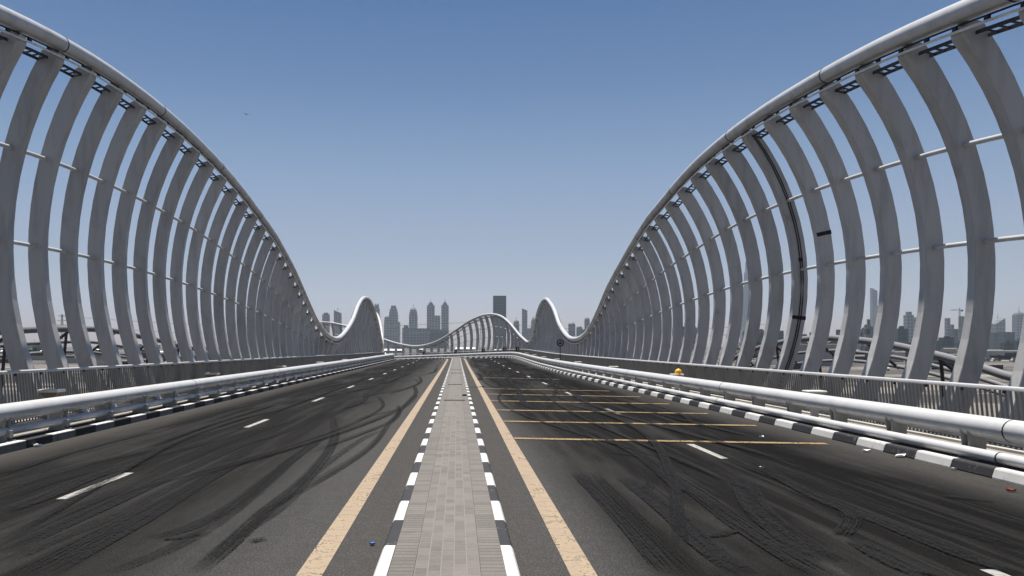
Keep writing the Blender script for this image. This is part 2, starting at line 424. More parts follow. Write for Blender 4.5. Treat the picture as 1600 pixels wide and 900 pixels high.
U0, RK = 103.0, 52.5
XL = -7.75
def xr(u):
    u = min(u, U0); return 7.52 - 0.62 * sm(2, 56, u) + 0.5 * sm(56, 103, u)
CX = xr(U0) - RK
def pos(u, x, z=0.0):
    if u < U0: return Vector((x, u, z))
    q = (u - U0) / RK; return Vector((CX + (x - CX) * math.cos(q), U0 + (x - CX) * math.sin(q), z))
def lat(u):
    q = max(0, (u - U0) / RK); return Vector((math.cos(q), math.sin(q), 0))
def tan(u):
    q = max(0, (u - U0) / RK); return Vector((-math.sin(q), math.cos(q), 0))
ZR = [(-20, 0), (70, 0), (88, .08), (106, .20), (112, .20), (122, .0), (135, -.36), (144, -.64), (156, -1.0), (210, -2.6)]
ZL = [(-20, 0), (70, 0), (90, .02), (104, .02), (112, -.02), (122, -.14), (135, -.42), (144, -.66), (156, -1.0), (210, -2.6)]
def zr(u): return smooth_tab(ZR, u)
def zl(u): return smooth_tab(ZL, u)
def zroad(u, x):
    f = (x - XL) / (xr(u) - XL); return zl(u) + (zr(u) - zl(u)) * f
def side_pt(s, u, o, z):          # s = +1 right, -1 left; o = metres outward from the kerb face, z above the road edge
    x = xr(u) + o if s > 0 else XL - o
    return pos(u, x, (zr(u) if s > 0 else zl(u)) + z)
def side_abs(s, u, o, z):
    return pos(u, xr(u) + o if s > 0 else XL - o, z)
def rail_rise(s, u): return 0.33 * (1 - max(0, min(u, 104)) / 104) if s < 0 else 0.15
def rail_off(s, u): return 1.95 - 0.48 * sm(40, 103, u) if s < 0 else 1.62
def urange(a, b, d):
    n = max(1, int(round((b - a) / d))); return [a + (b - a) * i / n for i in range(n + 1)]
UEND = 176.0

def sweep(mb, us, fn, mi=0, mifn=None, uvw=None):
    """strip of quads along the line; fn(u) -> list of points; uvw gives the u coordinate of each profile point"""
    prev = None
    for k, u in enumerate(us):
        cur = fn(u)
        if prev is not None:
            for j in range(len(cur) - 1):
                uv = None
                if uvw: uv = [(uvw[j], us[k-1]), (uvw[j+1], us[k-1]), (uvw[j+1], u), (uvw[j], u)]
                mb.quad(prev[j], prev[j+1], cur[j+1], cur[j], mifn(0.5 * (us[k-1] + u), j) if mifn else mi, uv)
        prev = cur

# ------------------------------------------------------------------ setting: ground, road, kerbs, walkways, median
g = MB(); N = 40; S = 6400.0
for i in range(N):
    for j in range(N):
        def gp(a, b):
            return Vector((-S + 2 * S * a / N, -S + 2 * S * b / N, -8.0))
        g.quad(gp(i, j), gp(i + 1, j), gp(i + 1, j + 1), gp(i, j + 1))
tag(g.build('ground', M['ground']), kind='structure')

us_all = urange(-12, 100, 2.0) + urange(101, UEND, 1.0)
r = MB()
sweep(r, us_all, lambda u: [pos(u, XL - 0.02 + (xr(u) - XL + 0.04) * k / 12, zroad(u, XL + (xr(u) - XL) * k / 12)) for k in range(13)])
road = tag(r.build('road', M['asphalt'], origin=(0, 0, 0)), kind='structure')

def line_strip(name, x0, x1, ua, ub, mat, dz=0.004, du=1.0):
    m = MB(); us = urange(ua, ub, du)
    sweep(m, us, lambda u: [pos(u, x0, zroad(u, x0) + dz), pos(u, x1, zroad(u, x1) + dz)])
    return m.build(name, mat, road)
line_strip('yellow_edge_line', -1.295, -1.085, -12, UEND, M['yellow_line'])
line_strip('yellow_edge_line', 0.915, 1.13, -12, UEND, M['yellow_line'])
u = 9.87 - 8.65 * 2
while u < 150:
    line_strip('lane_dash', -4.83, -4.70, u, u + 2.05, M['white_line'])
    line_strip('lane_dash', 4.32 - 0.12 * sm(10, 60, u), 4.45 - 0.12 * sm(10, 60, u), u - 5.1 + 8.65, u - 5.1 + 8.65 + 2.0, M['white_line'])
    u += 8.65
for k, (yb, wd, xe) in enumerate([(16.3, .25, 6.95), (20.0, .27, 6.9), (23.5, .28, 6.8), (27.4, .28, 6.7), (31.2, .26, 6.6), (35.2, .24, 6.2), (47.5, .28, 5.6)]):
    m = MB(); a = Vector((1.135, yb, .008)); b = Vector((xe, yb * 0.945, .008)); n = 10
    for i in range(n):
        p = a.lerp(b, i / n); q = a.lerp(b, (i + 1) / n); h = Vector((0, wd / 2, 0))
        m.quad(p - h, q - h, q + h, p + h)
    m.build('bay_line', M['bay_line'], road)

# tyre marks, given by their course on the road
def px(x, y):                     # a spot on the flat road seen at this pixel of the photograph
    Y = F * H / (y - VY); return Vector(((x - VX) / F * Y, Y, 0))
skid_n = [0]
def skid(pts, w0, mat, w1=None):
    skid_n[0] += 1; z = 0.012 + 0.0004 * skid_n[0]; n = len(pts); c = []
    for i in range(n - 1):         # Catmull-Rom
        p0 = pts[max(0, i-1)]; p1 = pts[i]; p2 = pts[i+1]; p3 = pts[min(n-1, i+2)]
        for k in range(8):
            t = k / 8; c.append(0.5 * ((2*p1) + (p2-p0)*t + (2*p0-5*p1+4*p2-p3)*t*t + (3*p1-p0-3*p2+p3)*t**3))
    c.append(pts[-1]); m = MB(); L = len(c); prev = None
    for i, p in enumerate(c):
        d = c[min(i+1, L-1)] - c[max(i-1, 0)]; nrm = Vector((d.y, -d.x, 0)).normalized()
        ww = skid_w * (w0 + ((w1 or w0) - w0) * i / (L-1)) / 2
        zz = zroad(p.y, p.x) + z
        a = Vector((p.x, p.y, zz)) - nrm * ww; b = Vector((p.x, p.y, zz)) + nrm * ww
        if prev: m.quad(prev[0], prev[1], b, a, 0, [(0, (i-1)/(L-1)), (1, (i-1)/(L-1)), (1, i/(L-1)), (0, i/(L-1))])
        prev = (a, b)
    return m.build('tyre_mark', mat, road)
skid_w = 0.82
def lz(*pp): return [px(x / 2.667, 640 + y / 2.667) for x, y in pp]
def rz(*pp): return [px(900 + x / 2.286, 640 + y / 2.286) for x, y in pp]
def cz(*pp): return [px(550 + x / 5.333, 560 + y / 5.333) for x, y in pp]
D_, T_, F_ = M['skid_dark'], M['skid_tread'], M['skid_faint']
skid(lz((60, 700), (300, 580), (520, 470), (760, 345), (940, 245), (1070, 200)), .34, T_)
skid(lz((200, 690), (420, 565), (640, 440), (860, 300), (1010, 215), (1130, 180)), .22, D_)
skid(lz((0, 600), (200, 510), (400, 420), (620, 320), (800, 240), (1000, 150), (1200, 85), (1400, -10)), .30, D_)
skid(lz((0, 560), (260, 440), (500, 340), (760, 220), (1000, 120), (1300, 20)), .2, F_)
skid(lz((0, 430), (200, 360), (400, 275), (620, 215)), .34, D_)
skid(lz((810, 685), (960, 560), (1100, 430), (1250, 310), (1350, 200), (1395, 110), (1385, 20)), .24, T_)
skid(lz((840, 640), (1000, 520), (1180, 400), (1330, 250), (1500, 130), (1600, 80)), .2, F_)
skid(lz((620, 540), (820, 480), (1000, 380), (1200, 220), (1370, 100)), .26, T_)
skid(lz((0, 272), (300, 180), (640, 92)), .22, D_)
skid(lz((0, 340), (350, 230), (720, 155)), .3, F_)
skid(lz((430, 690), (750, 560), (1000, 400), (1240, 190)), .24, F_)
skid(lz((0, 380), (230, 300), (520, 225), (900, 130), (1160, 60)), .26, F_)
skid(lz((0, 640), (240, 540), (520, 420), (840, 260), (1100, 150)), .26, F_)
skid(lz((680, 540), (760, 535), (840, 515)), .16, D_)
skid(lz((1040, 555), (1080, 545), (1110, 540)), .14, T_)
skid(rz((0, 225), (150, 380), (330, 590)), .24, T_)
skid(rz((60, 220), (220, 390), (420, 590)), .2, F_)
skid(rz((170, 240), (330, 365), (450, 480), (610, 594)), .34, D_)
skid(rz((230, 170), (420, 290), (560, 395), (720, 500), (890, 600)), .34, T_)
skid(rz((590, 240), (635, 340), (740, 440), (920, 550)), .42, D_)
skid(rz((640, 195), (850, 310), (1100, 410), (1400, 530), (1590, 590)), .26, D_)
skid(rz((700, 190), (950, 290), (1250, 400), (1600, 500)), .22, F_)
skid(rz((440, 452), (500, 450), (570, 432)), .2, D_)
skid(rz((960, 350), (985, 400), (945, 452)), .24, T_)
skid(rz((1000, 470), (1120, 540), (1260, 600)), .3, D_)
skid(rz((0, 55), (200, 150), (330, 250), (380, 300)), .24, D_)
skid(rz((100, 150), (260, 180), (270, 260), (240, 290)), .2, F_)
skid(rz((300, 40), (560, 180), (760, 260)), .24, F_)
skid(rz((1300, 310), (1400, 320), (1500, 330)), .2, F_)
skid(cz((1130, 50), (1240, 120), (1310, 180), (1380, 260), (1430, 370), (1560, 440)), .3, D_)
skid(cz((1040, 120), (1075, 150), (1060, 185)), .35, D_)
skid(cz((975, 240), (1040, 240), (1115, 233)), .3, D_)
skid(cz((1210, 185), (1265, 225), (1340, 195), (1300, 150)), .22, T_)
skid(cz((1170, 90), (1230, 140), (1300, 150), (1420, 120)), .3, D_)
skid(cz((-60, 420), (60, 378), (130, 370)), .3, D_)
skid(cz((250, 215), (330, 185), (490, 118)), .26, D_)
skid(cz((560, 150), (575, 195), (480, 245), (290, 300)), .2, T_)
skid(cz((120, 285), (108, 340), (10, 400)), .26, T_)
skid(cz((30, 520), (200, 470), (420, 420)), .2, F_)
for i in range(52):
    s = random.choice((-1, 1)); x0 = s * random.uniform(1.8, 6.3); y0 = random.uniform(6, 70); L = random.uniform(8, 30)
    k = random.uniform(-0.9, 0.9); P = [Vector((max(-7, min(6.3, x0 + k * math.sin(t * 2.4) * L / 8 + random.uniform(-.05, .05))), y0 + L * t, 0)) for t in (0, .25, .5, .75, 1)]
    if s > 0: P = [Vector((max(1.4, p.x), p.y, 0)) for p in P]
    else: P = [Vector((min(-1.6, p.x), p.y, 0)) for p in P]
    skid(P, random.uniform(.12, .24), random.choice((F_, T_, T_, D_)))

# side kerbs, black and white blocks
def kerb(s, phase):
    m = MB(); us = [phase + 0.95 * k for k in range(-26, 190) if -12 <= phase + 0.95 * k < UEND]
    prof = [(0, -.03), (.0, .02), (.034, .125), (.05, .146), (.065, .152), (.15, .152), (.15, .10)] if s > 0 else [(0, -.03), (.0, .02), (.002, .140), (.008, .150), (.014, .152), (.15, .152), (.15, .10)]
    for k, (a, b) in enumerate(zip(us, us[1:])):
        wi = int(round((a - phase) / 0.95)) % 2
        for q0, q1 in ((a, b - 0.012),):
            sweep(m, [q0, q1], lambda u: [side_pt(s, u, o, z) for o, z in prof], mifn=lambda u, j: 2 if (s < 0 and wi == 0 and j < 2) else wi)  # white blocks of the left kerb get the painted shade on their face
    return tag(m.build('kerb', [M['kerb_white'], M['kerb_black'], M['kerb_shaded']]), kind='structure')
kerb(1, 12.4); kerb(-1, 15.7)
m = MB()
for (xa, xb, sg) in ((-.633, -.523, -1), (.48, .37, 1)):
    k = -12.0
    while k < UEND:
        wi = 0 if int(round(k)) % 2 == 0 else 1
        o = lambda u, x, z: pos(u, x, zroad(u, x) + z)
        d = 1 if xb > xa else -1
        sweep(m, [k, k + .99], lambda u: [o(u, xa, -.02), o(u, xa + d * .002, .12), o(u, xa + d * .02, .146), o(u, xa + d * .035, .15), o(u, xb, .15), o(u, xb, .1)], mi=wi)
        k += 1.0
tag(m.build('median_kerb', [M['kerb_white'], M['kerb_black']]), kind='structure')
m = MB(); us = us_all
for xa, xb, mi in ((-.523, -.323, 1), (-.323, .177, 0), (.177, .37, 1)):
    prev = None
    sweep(m, us, lambda u: [pos(u, xa, zroad(u, xa) + .144), pos(u, xb, zroad(u, xb) + .144)], mi=mi,
          uvw=[0.0, xb - xa])
tag(m.build('median_paving', [M['paver_mid'], M['paver_side']]), kind='structure')

for s in (1, -1):
    m = MB()
    prof = [(.148, .128), (2.0 - .3 * (s < 0), .128)]
    sweep(m, us_all, lambda u: [side_pt(s, u, .148, .128), side_pt(s, u, rail_off(s, u) - .12, .128)], uvw=[.148, 1.83])
    sweep(m, us_all, lambda u: [side_pt(s, u, .149, .134), side_pt(s, u, .66, .134)], mi=1, uvw=[0, .5])
    tag(m.build('walkway', [M['walkway'], M['verge']]), kind='structure')
m = MB()
sweep(m, us_all, lambda u: [side_abs(-1, u, rail_off(-1, u) + .18, zl(u) - 1.7), side_abs(-1, u, rail_off(-1, u) + .18, zl(u) + .17 ),
                            side_abs(-1, u, rail_off(-1, u) - .12, zl(u) + .17), side_abs(-1, u, rail_off(-1, u) - .12, zl(u) - .1)])
sweep(m, us_all, lambda u: [side_abs(1, u, rail_off(1, u) - .12, zr(u) - .1), side_abs(1, u, rail_off(1, u) - .12, zr(u) + .17),
                            side_abs(1, u, rail_off(1, u) + .18, zr(u) + .17), side_abs(1, u, rail_off(1, u) + .18, zr(u) - 1.7)])
sweep(m, us_all, lambda u: [side_abs(1, u, rail_off(1, u) + .18, zr(u) - 1.7), side_abs(-1, u, rail_off(-1, u) + .18, zl(u) - 1.7)])
deck = tag(m.build('bridge_deck', M['concrete']), kind='structure')
for u in (-4, 38, 80, 118, 152):
    for x in (-5, 5):
        m = MB(); p = pos(u, x, 0); m.lathe((p.x, p.y, -8.2), [(.9, 0), (.9, 6.2), (1.4, 6.7)], 20); m.build('pier', M['concrete'], deck, smooth=40)

# ------------------------------------------------------------------ guard rails beside the road
def guard_rail(s):
    R = thing('guard_rail', side_pt(s, 12, .4, 0), 'white double pipe guard rail along the %s kerb' % ('right' if s > 0 else 'left'), 'guard rail', 'guard rails')
    lo, lz_ = (.24, .26) if s > 0 else (.36, .31)
    us = urange(-11, 100, 1.5) + urange(101, UEND, .8)
    m = MB(); m.tube([side_pt(s, u, .42, .64) for u in us], .163, 20); tp = m.build('top_pipe', M['rail'], R, smooth=40)
    m = MB(); m.tube([side_pt(s, u, lo, lz_) for u in us], .08, 14); lp = m.build('lower_pipe', M['rail'], R, smooth=40)
    u = 11.6 if s > 0 else 13.2
    while u < 130:
        m = MB(); m.tube([side_pt(s, u, .42, .64), side_pt(s, u + .025, .42, .64)], .1665, 20); m.build('pipe_joint', M['black'], tp)
        m = MB(); m.tube([side_pt(s, u, lo, lz_), side_pt(s, u + .03, lo, lz_)], .083, 14); m.build('pipe_joint', M['black'], lp)
        u += 12
    u = -9.0
    while u < 150:
        m = MB(); e = lat(u) * s; t = tan(u); b = side_pt(s, u, 0, 0)
        # H-shaped post: two flanges and a web, a flared bracket up to the pipe, a base plate with bolts
        for d in (-.085, .085):
            m.loft([[b + e * o + t * (d + q) + Vector((0, 0, z)) for o, q in ((a0, -.008), (a1, -.008), (a1, .008), (a0, .008))]
                    for z, a0, a1 in ((.13, .24, .58), (.30, .30, .56), (.56, .27, .57))])
        m.box(b + e * .44 + Vector((0, 0, .33)), (.016, .17, .38), 0, e, t)
        m.box(b + e * .42 + Vector((0, 0, .140)), (.42, .30, .022), 0, e, t)
        m.box(b + e * .27 + Vector((0, 0, .27)), (.12, .11, .13), 0, e, t)
        for o in (.30, .55):
            for d in (-.12, .12): m.box(b + e * o + t * d + Vector((0, 0, .165)), (.035, .035, .03), 0, e, t)
        m.build('post', M['post'], R)
        u += 2.15
guard_rail(1); guard_rail(-1)

# ------------------------------------------------------------------ parapet railings
def railing(s):
    R = thing('parapet_railing', side_pt(s, 14, 1.95, .13), 'grey vertical bar parapet railing with a pale handrail on the %s edge of the deck' % ('right' if s > 0 else 'left'), 'railing', 'parapet railings')
    us = urange(-11, 100, 1.5) + urange(101, UEND, .8)
    hz = lambda u: 1.0 + rail_rise(s, u)
    lean = 0.16 if s > 0 else -0.16
    m = MB()
    def ring(u):
        c = side_pt(s, u, rail_off(s, u), hz(u)); e = lat(u) * s
        return [c + e * a + Vector((0, 0, b)) for a, b in ((-.045, -.035), (.045, -.035), (.05, .015), (.035, .036), (-.035, .036), (-.05, .015))]
    m.loft([ring(u) for u in us]); m.build('handrail', M['rail'], R, smooth=60)
    m = MB()
    for z0 in (.215,):
        m.loft([[side_pt(s, u, rail_off(s, u) + o + lean * .8 * .6, z) for o, z in ((-.02, z0), (.02, z0), (.02, z0 + .04), (-.02, z0 + .04))] for u in us])
    m.build('bottom_rail', M['bars'], R)
    m = MB(); u = -10.0
    while u < 150:
        e = lat(u) * s; t = tan(u) * .006; o = rail_off(s, u); top = hz(u) - .034
        a = side_pt(s, u, o + lean * .6, .17); b = side_pt(s, u, o, top)
        a2 = e * .020
        m.loft([[a - a2 - t, a + a2 - t, a + a2 + t, a - a2 + t], [b - a2 - t, b + a2 - t, b + a2 + t, b - a2 + t]], 0, True, False)
        u += .128
    m.build('baluster_bars', M['bars'], R)
    u = -9.6
    k = 0
    while u < 150:                 # small fixing boxes under the handrail
        if k < 90:
            m = MB(); m.box(side_pt(s, u, rail_off(s, u) - .055, hz(u) - .06), (.03, .05, .05), 0, lat(u), tan(u)); m.build('rail_fixing', M['black'], R)
        u += 1.1 if u < 60 else 6; k += 1
railing(1); railing(-1)

# ------------------------------------------------------------------ the wave: main pipe, ribs, tie rods, cable tray
PIPE_R = [(-14, 2.4), (-8, 3.0), (-2, 4.0), (4, 5.5), (10, 6.95), (16, 7.95), (21, 8.4), (25.5, 8.53), (30, 8.33), (35, 7.66), (38.5, 7.16), (43, 6.42), (49, 5.32), (52.5, 4.48), (57, 3.4), (60.5, 2.66),
          (64.5, 2.36), (70, 2.64), (76, 3.8), (80.5, 5.45), (86, 6.66), (89, 6.86), (92, 6.74), (97, 6.1), (101.5, 4.84), (105, 3.36), (107, 2.6), (108.8, 2.3), (110.5, 2.5), (114, 3.42), (118, 5.15),
          (121, 6.18), (124.6, 6.62), (128, 6.42), (131.5, 5.68), (134.5, 4.62), (137.5, 3.5), (140, 2.62), (142.5, 2.02), (145.5, 1.72), (148, 1.92), (151, 2.45), (155, 3.6), (160, 5.2), (166, 6.2), (172, 5.2), (178, 3.5)]
PIPE_L = [(-14, 2.5), (-8, 3.3), (-2, 4.6), (4, 6.2), (10, 7.6), (16, 8.55), (19, 8.98), (22, 9.24), (25.5, 9.33), (29, 9.24), (34, 8.82), (40, 7.9), (46.5, 6.66), (49.5, 5.96), (52.5, 5.14), (56, 4.16), (59, 3.24), (61.5, 2.62), (64.5, 2.38), (68.5, 2.8), (74, 4.08), (78, 5.7), (81, 6.48), (84.5, 6.75), (87.5, 6.62), (91, 6.1), (95, 5.2), (99.5, 3.75), (103, 2.4), (106, 1.9), (109, 2.3), (114, 4.2), (119, 6.0), (123, 6.5), (127, 6.0), (132, 4.4), (138, 2.2), (142, 1.5), (150, 2.6)]
def zp(s, u): return smooth_tab(PIPE_R if s > 0 else PIPE_L, u)
def op(s, u):
    k = sm(56, 66, u); lean = (1.2 if s > 0 else .62) * (1 - k) + .25 * k
    b = (2.65 if s > 0 else 2.3) * (1 - k) + (2.45 if s > 0 else 1.75) * k
    t = min(1, max(0, (zp(s, u) - 2.5) / 5.0)); return b - lean * t ** 1.6
def ob(s, u): return 2.45 if s > 0 else rail_off(s, u) + .40
def rib_arc(s, u, n=16):
    """centre line of a rib in its plane, as (o, z) with z absolute"""
    zb = (zr(u) if s > 0 else zl(u)) + 1.0 + rail_rise(s, u)
    B = Vector((ob(s, u) + .16, zb)); T = Vector((op(s, u) + .13, zp(s, u) - .34))
    if T.y < zb + .35: T.y = zb + .35
    ch = T - B; L = ch.length; nrm = Vector((ch.y, -ch.x)).normalized()
    Rr = 7.3 if s > 0 else 9.0; half = min(L / 2, Rr * .95); ang = math.asin(half / Rr); c = (B + T) / 2 - nrm * Rr * math.cos(ang)
    a0 = math.atan2(B.y - c.y, B.x - c.x); a1 = math.atan2(T.y - c.y, T.x - c.x)
    ext = 1.9 / Rr
    out = []
    for k in range(n + 1):
        a = (a0 - ext) + (a1 - a0 + ext) * k / n
        out.append(Vector((c.x + Rr * math.cos(a), c.y + Rr * math.sin(a))))
    return out
def rib_mesh(s, u):
    A = rib_arc(s, u); n = len(A); m = MB(); e = lat(u) * s; t = tan(u); rings = []
    for k, p in enumerate(A):
        d = (A[min(k+1, n-1)] - A[max(k-1, 0)]).normalized(); nr = Vector((d.y, -d.x))
        f = k / (n - 1)
        hw = .20; th = .13 + .06 * (2 * f - 1) ** 2
        def W(q, dt): 
            return side_abs(s, u, q.x, q.y) + t * dt
        inn = p - nr * hw; out = p + nr * hw; bv = .012
        rings.append([W(inn, -th + bv), W(inn + nr * bv, -th), W(out - nr * bv, -th), W(out, -th + bv), W(out, th - bv), W(out - nr * bv, th), W(inn + nr * bv, th), W(inn, th - bv)])
    # chamfered head that narrows to the pipe
    d = (A[-1] - A[-2]).normalized(); nr = Vector((d.y, -d.x)); th = .19
    for dd, a0, a1, tt in ((.10, -.17, .12, .17), (.16, -.15, .04, .10)):
        p = A[-1] + d * dd
        q = [(a0, -tt), (a0, -tt), (a1, -tt), (a1, -tt), (a1, tt), (a1, tt), (a0, tt), (a0, tt)]
        rings.append([side_abs(s, u, (p + nr * a).x, (p + nr * a).y) + t * b for a, b in q])
    m.loft(rings)
    # plate up to the pipe
    P0 = A[-1] + d * .1; P1 = Vector((op(s, u), zp(s, u) - .1))
    m.loft([[side_abs(s, u, (P0).x + a, P0.y) + t * b for a, b in ((-.09, -.02), (.09, -.02), (.09, .02), (-.09, .02))],
            [side_abs(s, u, (P1).x + a, P1.y) + t * b for a, b in ((-.09, -.02), (.09, -.02), (.09, .02), (-.09, .02))]])
    return m
RIBS = {1: [14.47 + 1.72 * k for k in range(-13, 91)], -1: [19.38 + 1.72 * k for k in range(-15, 66)]}
def wave(s):
    R = thing('wave_arch', side_abs(s, 20, 2.3, 0), 'undulating white pipe on curved grey ribs %s' % ('along the right side and round the bend' if s > 0 else 'along the left side of the bridge'), 'bridge arch', 'wave arches of the bridge')
    uend = 172 if s > 0 else 128
    us = urange(-10, 60, 1.0) + urange(60.5, uend, .5)
    m = MB(); m.tube([side_abs(s, u, op(s, u), zp(s, u)) for u in us], .185, 20); pipe = m.build('main_pipe', M['pipe'], R, smooth=40)
    u = 13.0
    while u < 64:
        m = MB(); m.tube([side_abs(s, u + q, op(s, u + q), zp(s, u + q)) for q in (0, .05)], .189, 20); m.build('pipe_joint', M['black'], pipe)
        u += 6.5
    m = MB(); m.tube([side_abs(s, u, op(s, u) - .10, zp(s, u) - .36) for u in us], .026, 8); tb = m.build('light_tube', M['steel'], R, smooth=40)
    m = MB(); m.tube([side_abs(s, u, op(s, u) - .06, zp(s, u) - .25) for u in us], .018, 6); m.build('cable', M['black'], R, smooth=40)
    k = 0; u = 5.0
    while u < 62 and k < 95:
        m = MB(); c = side_abs(s, u, op(s, u) - .09, zp(s, u) - .30); c2 = side_abs(s, u + .1, op(s, u + .1) - .09, zp(s, u + .1) - .30)
        m.box(c, (.05, .11, .07), 0, lat(u), (c2 - c).normalized(), lat(u).cross((c2 - c).normalized())); m.build('light_clamp', M['black'], R)
        u += .86; k += 1
    # cable tray: two side strips with rungs, on the outer side of the rib heads
    m = MB()
    tr = lambda u, o, z: side_abs(s, u, op(s, u) + o, zp(s, u) + z)
    tus = urange(2, uend, .5)
    for o, z in ((.16, -.40), (.38, -.44)):
        m.loft([[tr(u, o - .006, z - .035), tr(u, o + .006, z - .035), tr(u, o + .006, z + .035), tr(u, o - .006, z + .035)] for u in tus])
    u = 2.0
    while u < uend:
        du = .055
        m.loft([[tr(u, .166, -.42), tr(u + du, .166, -.42), tr(u + du, .166, -.395), tr(u, .166, -.395)],
                [tr(u, .374, -.46), tr(u + du, .374, -.46), tr(u + du, .374, -.435), tr(u, .374, -.435)]])
        u += .30
    m.build('cable_tray', M['tray'], R)
    for frac in (.40, .69):
        runs = []; cur = []
        for u in urange(RIBS[s][0], uend, .86):
            A = rib_arc(s, u); zb = A[0].y
            hgt = zp(s, u) - (1.0 + rail_rise(s, u))
            if hgt > 1.9:
                f0 = 1.9 / 7.3; k = frac; n = len(A) - 1
                L = (A[-1] - A[0]).length; base = min(.6, 1.9 / max(L, 2.0)); f = base + (1 - base) * frac
                i = f * n; a = A[int(i)]; b = A[min(n, int(i) + 1)]; q = a.lerp(b, i - int(i)); cur.append(side_abs(s, u, q.x + .02, q.y))
            elif cur: runs.append(cur); cur = []
        if cur: runs.append(cur)
        for rn in runs:
            if len(rn) > 3: m = MB(); m.tube(rn, .05, 10); m.build('tie_rod', M['pipe'], R, smooth=40)
    cnt = 0
    for k, u in enumerate(RIBS[s]):
        if u > uend - 1 or cnt >= 100 or u < -6: continue
        cnt += 1
        rb = rib_mesh(s, u).build('rib', M['white'], R)
        if s > 0 and k in (18, 19):    # expansion joint rib with a pair of conduits, and black patches
            A = rib_arc(s, u); t = tan(u)
            if k == 19:
                for off in (-.015, .05):
                    m = MB(); m.tube([side_abs(s, u, p.x + off, p.y) - t * (.15 + .06 * (2 * i / 16 - 1) ** 2) for i, p in enumerate(A)], .014, 6); m.build('conduit', M['black'], rb)
            for i in ((6, 9) if k == 19 else (10,)):
                m = MB(); d = (A[i+1] - A[i]).normalized(); e2 = (side_abs(s, u, A[i+1].x, A[i+1].y) - side_abs(s, u, A[i].x, A[i].y)).normalized()
                l2 = e2.cross(t)
                m.box(side_abs(s, u, A[i].x, A[i].y) - t * .125, (.405 if k == 18 or i == 6 else .12, .04, .11), 0, l2, t, e2); m.build('black_patch', M['black'], rb)
wave(1); wave(-1)

# outer lower pipe seen through the ribs
OUT_R = [(2, -.4), (9, .1), (14, .75), (17.5, 1.13), (19.4, 1.46), (22.1, 1.82), (23.9, 1.98), (27.6, 2.1), (33, 1.7), (40, .4), (46, -.6), (52, -.2), (60, 1.2), (66, 1.6), (74, .6)]
OUT_L = [(4, .2), (12, 1.3), (18, 2.0), (23.1, 2.3), (25, 2.36), (26.9, 2.4), (28.9, 2.36), (31, 2.2), (33, 2.06), (35.2, 1.85), (37.5, 1.7), (43, .9), (50, 0), (56, .2), (64, 1.3), (74, .5)]
for s, tab in ((1, OUT_R), (-1, OUT_L)):
    R = thing('outer_wave_rail', (s * 12, 20, -2), 'grey outer pipe wave low down beyond the %s ribs' % ('right' if s > 0 else 'left'), 'outer rail', 'outer wave rails')
    us = urange(tab[0][0], tab[-1][0], 1)
    for dx, dz, rr, nm in ((0, 0, .10, 'upper_pipe'), (.5, -.42, .055, 'lower_pipe'), (.9, -.75, .055, 'lower_pipe')):
        m = MB(); m.tube([Vector((s * (12 + dx), u, smooth_tab(tab, u) + dz)) for u in us], rr, 12); m.build(nm, M['outer'], R, smooth=40)
    for u in urange(tab[0][0] + 1, tab[-1][0] - 1, 3.44):
        m = MB(); z = smooth_tab(tab, u); m.tube([(s * 12.4, u, z - 3.2), (s * 12.1, u, z - .05)], .045, 8); m.tube([(s * 12.0, u, z - .05), (s * 12.95, u, z - .8)], .045, 8); m.build('strut', M['tray'], R)

# ------------------------------------------------------------------ bollard lights on the walkways
def bollard():
    R = thing('bollard_light', (0, 0, 0), 'x', 'bollard light', 'low lights along the walkways')
    m = MB(); m.box((0, 0, .23), (.14, .14, .46)); m.box((0, 0, .01), (.22, .22, .02)); m.build('post', M['lampwhite'], R)
    m = MB()
    def sq(h, w, d): return [(-w, -d, h), (w, -d, h), (w, d, h), (-w, d, h)]
    m.loft([sq(.45, .07, .07), sq(.46, .08, .08), sq(.575, .20, .17)]); m.build('lamp_underside', M['amber'], R)
    m = MB(); m.loft([sq(.575, .215, .185), sq(.615, .22, .19), sq(.63, .205, .175)]); m.build('lamp_cap', M['lampwhite'], R)
    return R
B0 = bollard(); first = True
BR = {}
for s, lst in ((1, [7.7, 19.25, 30.6, 42.0, 53.7, 65.1, 76.6, 88.0, 99.2]), (-1, [6.2, 18.1, 30.0, 41.8, 53.6, 65.4, 77.2, 89.0])):
    for k, u in enumerate(lst):
        p = side_pt(s, u, 1.03 if s > 0 else 1.2, .13)
        zs_ = 1.07 if s > 0 else 1.0 + .30 * max(0, 1 - u / 60)
        o = B0 if first else copy_tree(B0)
        first = False; o.location = p; o.scale.z = zs_; WLOC[o.name] = p; BR[(s, k)] = o
        if s > 0 and k == 2: lb = 'bollard light with a yellow hard hat lying on its flat cap'
        elif s > 0 and k == 5: lb = 'bollard light at the foot of the round road sign'
        elif k <= 1: lb = 'nearest flat topped bollard light on the %s walkway' % ('right' if s > 0 else 'left') if k == 1 else 'flat topped bollard light on the %s walkway beside the camera' % ('right' if s > 0 else 'left')
        else:
            od = ['', '', 'second', 'third', 'fourth', 'fifth', 'sixth', 'seventh', 'eighth'][k]
            lb = '%s flat topped bollard light from the front on the %s walkway' % (od, 'right' if s > 0 else 'left')
        tag(o, lb)
p = BR[(1, 2)].location
m = MB(); c = p + Vector((.05, -.02, .631 * 1.07))
m.lathe(c, [(.165, 0), (.165, .012), (.128, .018), (.128, .06), (.118, .11), (.09, .155), (.05, .18), (.012, .188)], 20)
hat = tag(m.build('hard_hat', M['yellow_hat'], smooth=50), 'yellow hard hat resting on the cap of a bollard light', 'hard hat')
hm = MB(); hm.tube([c + Vector((0, -.125, .03)), c + Vector((0, -.12, .11)), c + Vector((0, -.06, .175)), c + Vector((0, 0, .192)), c + Vector((0, .06, .175)), c + Vector((0, .12, .11)), c + Vector((0, .125, .03))], .016, 8)
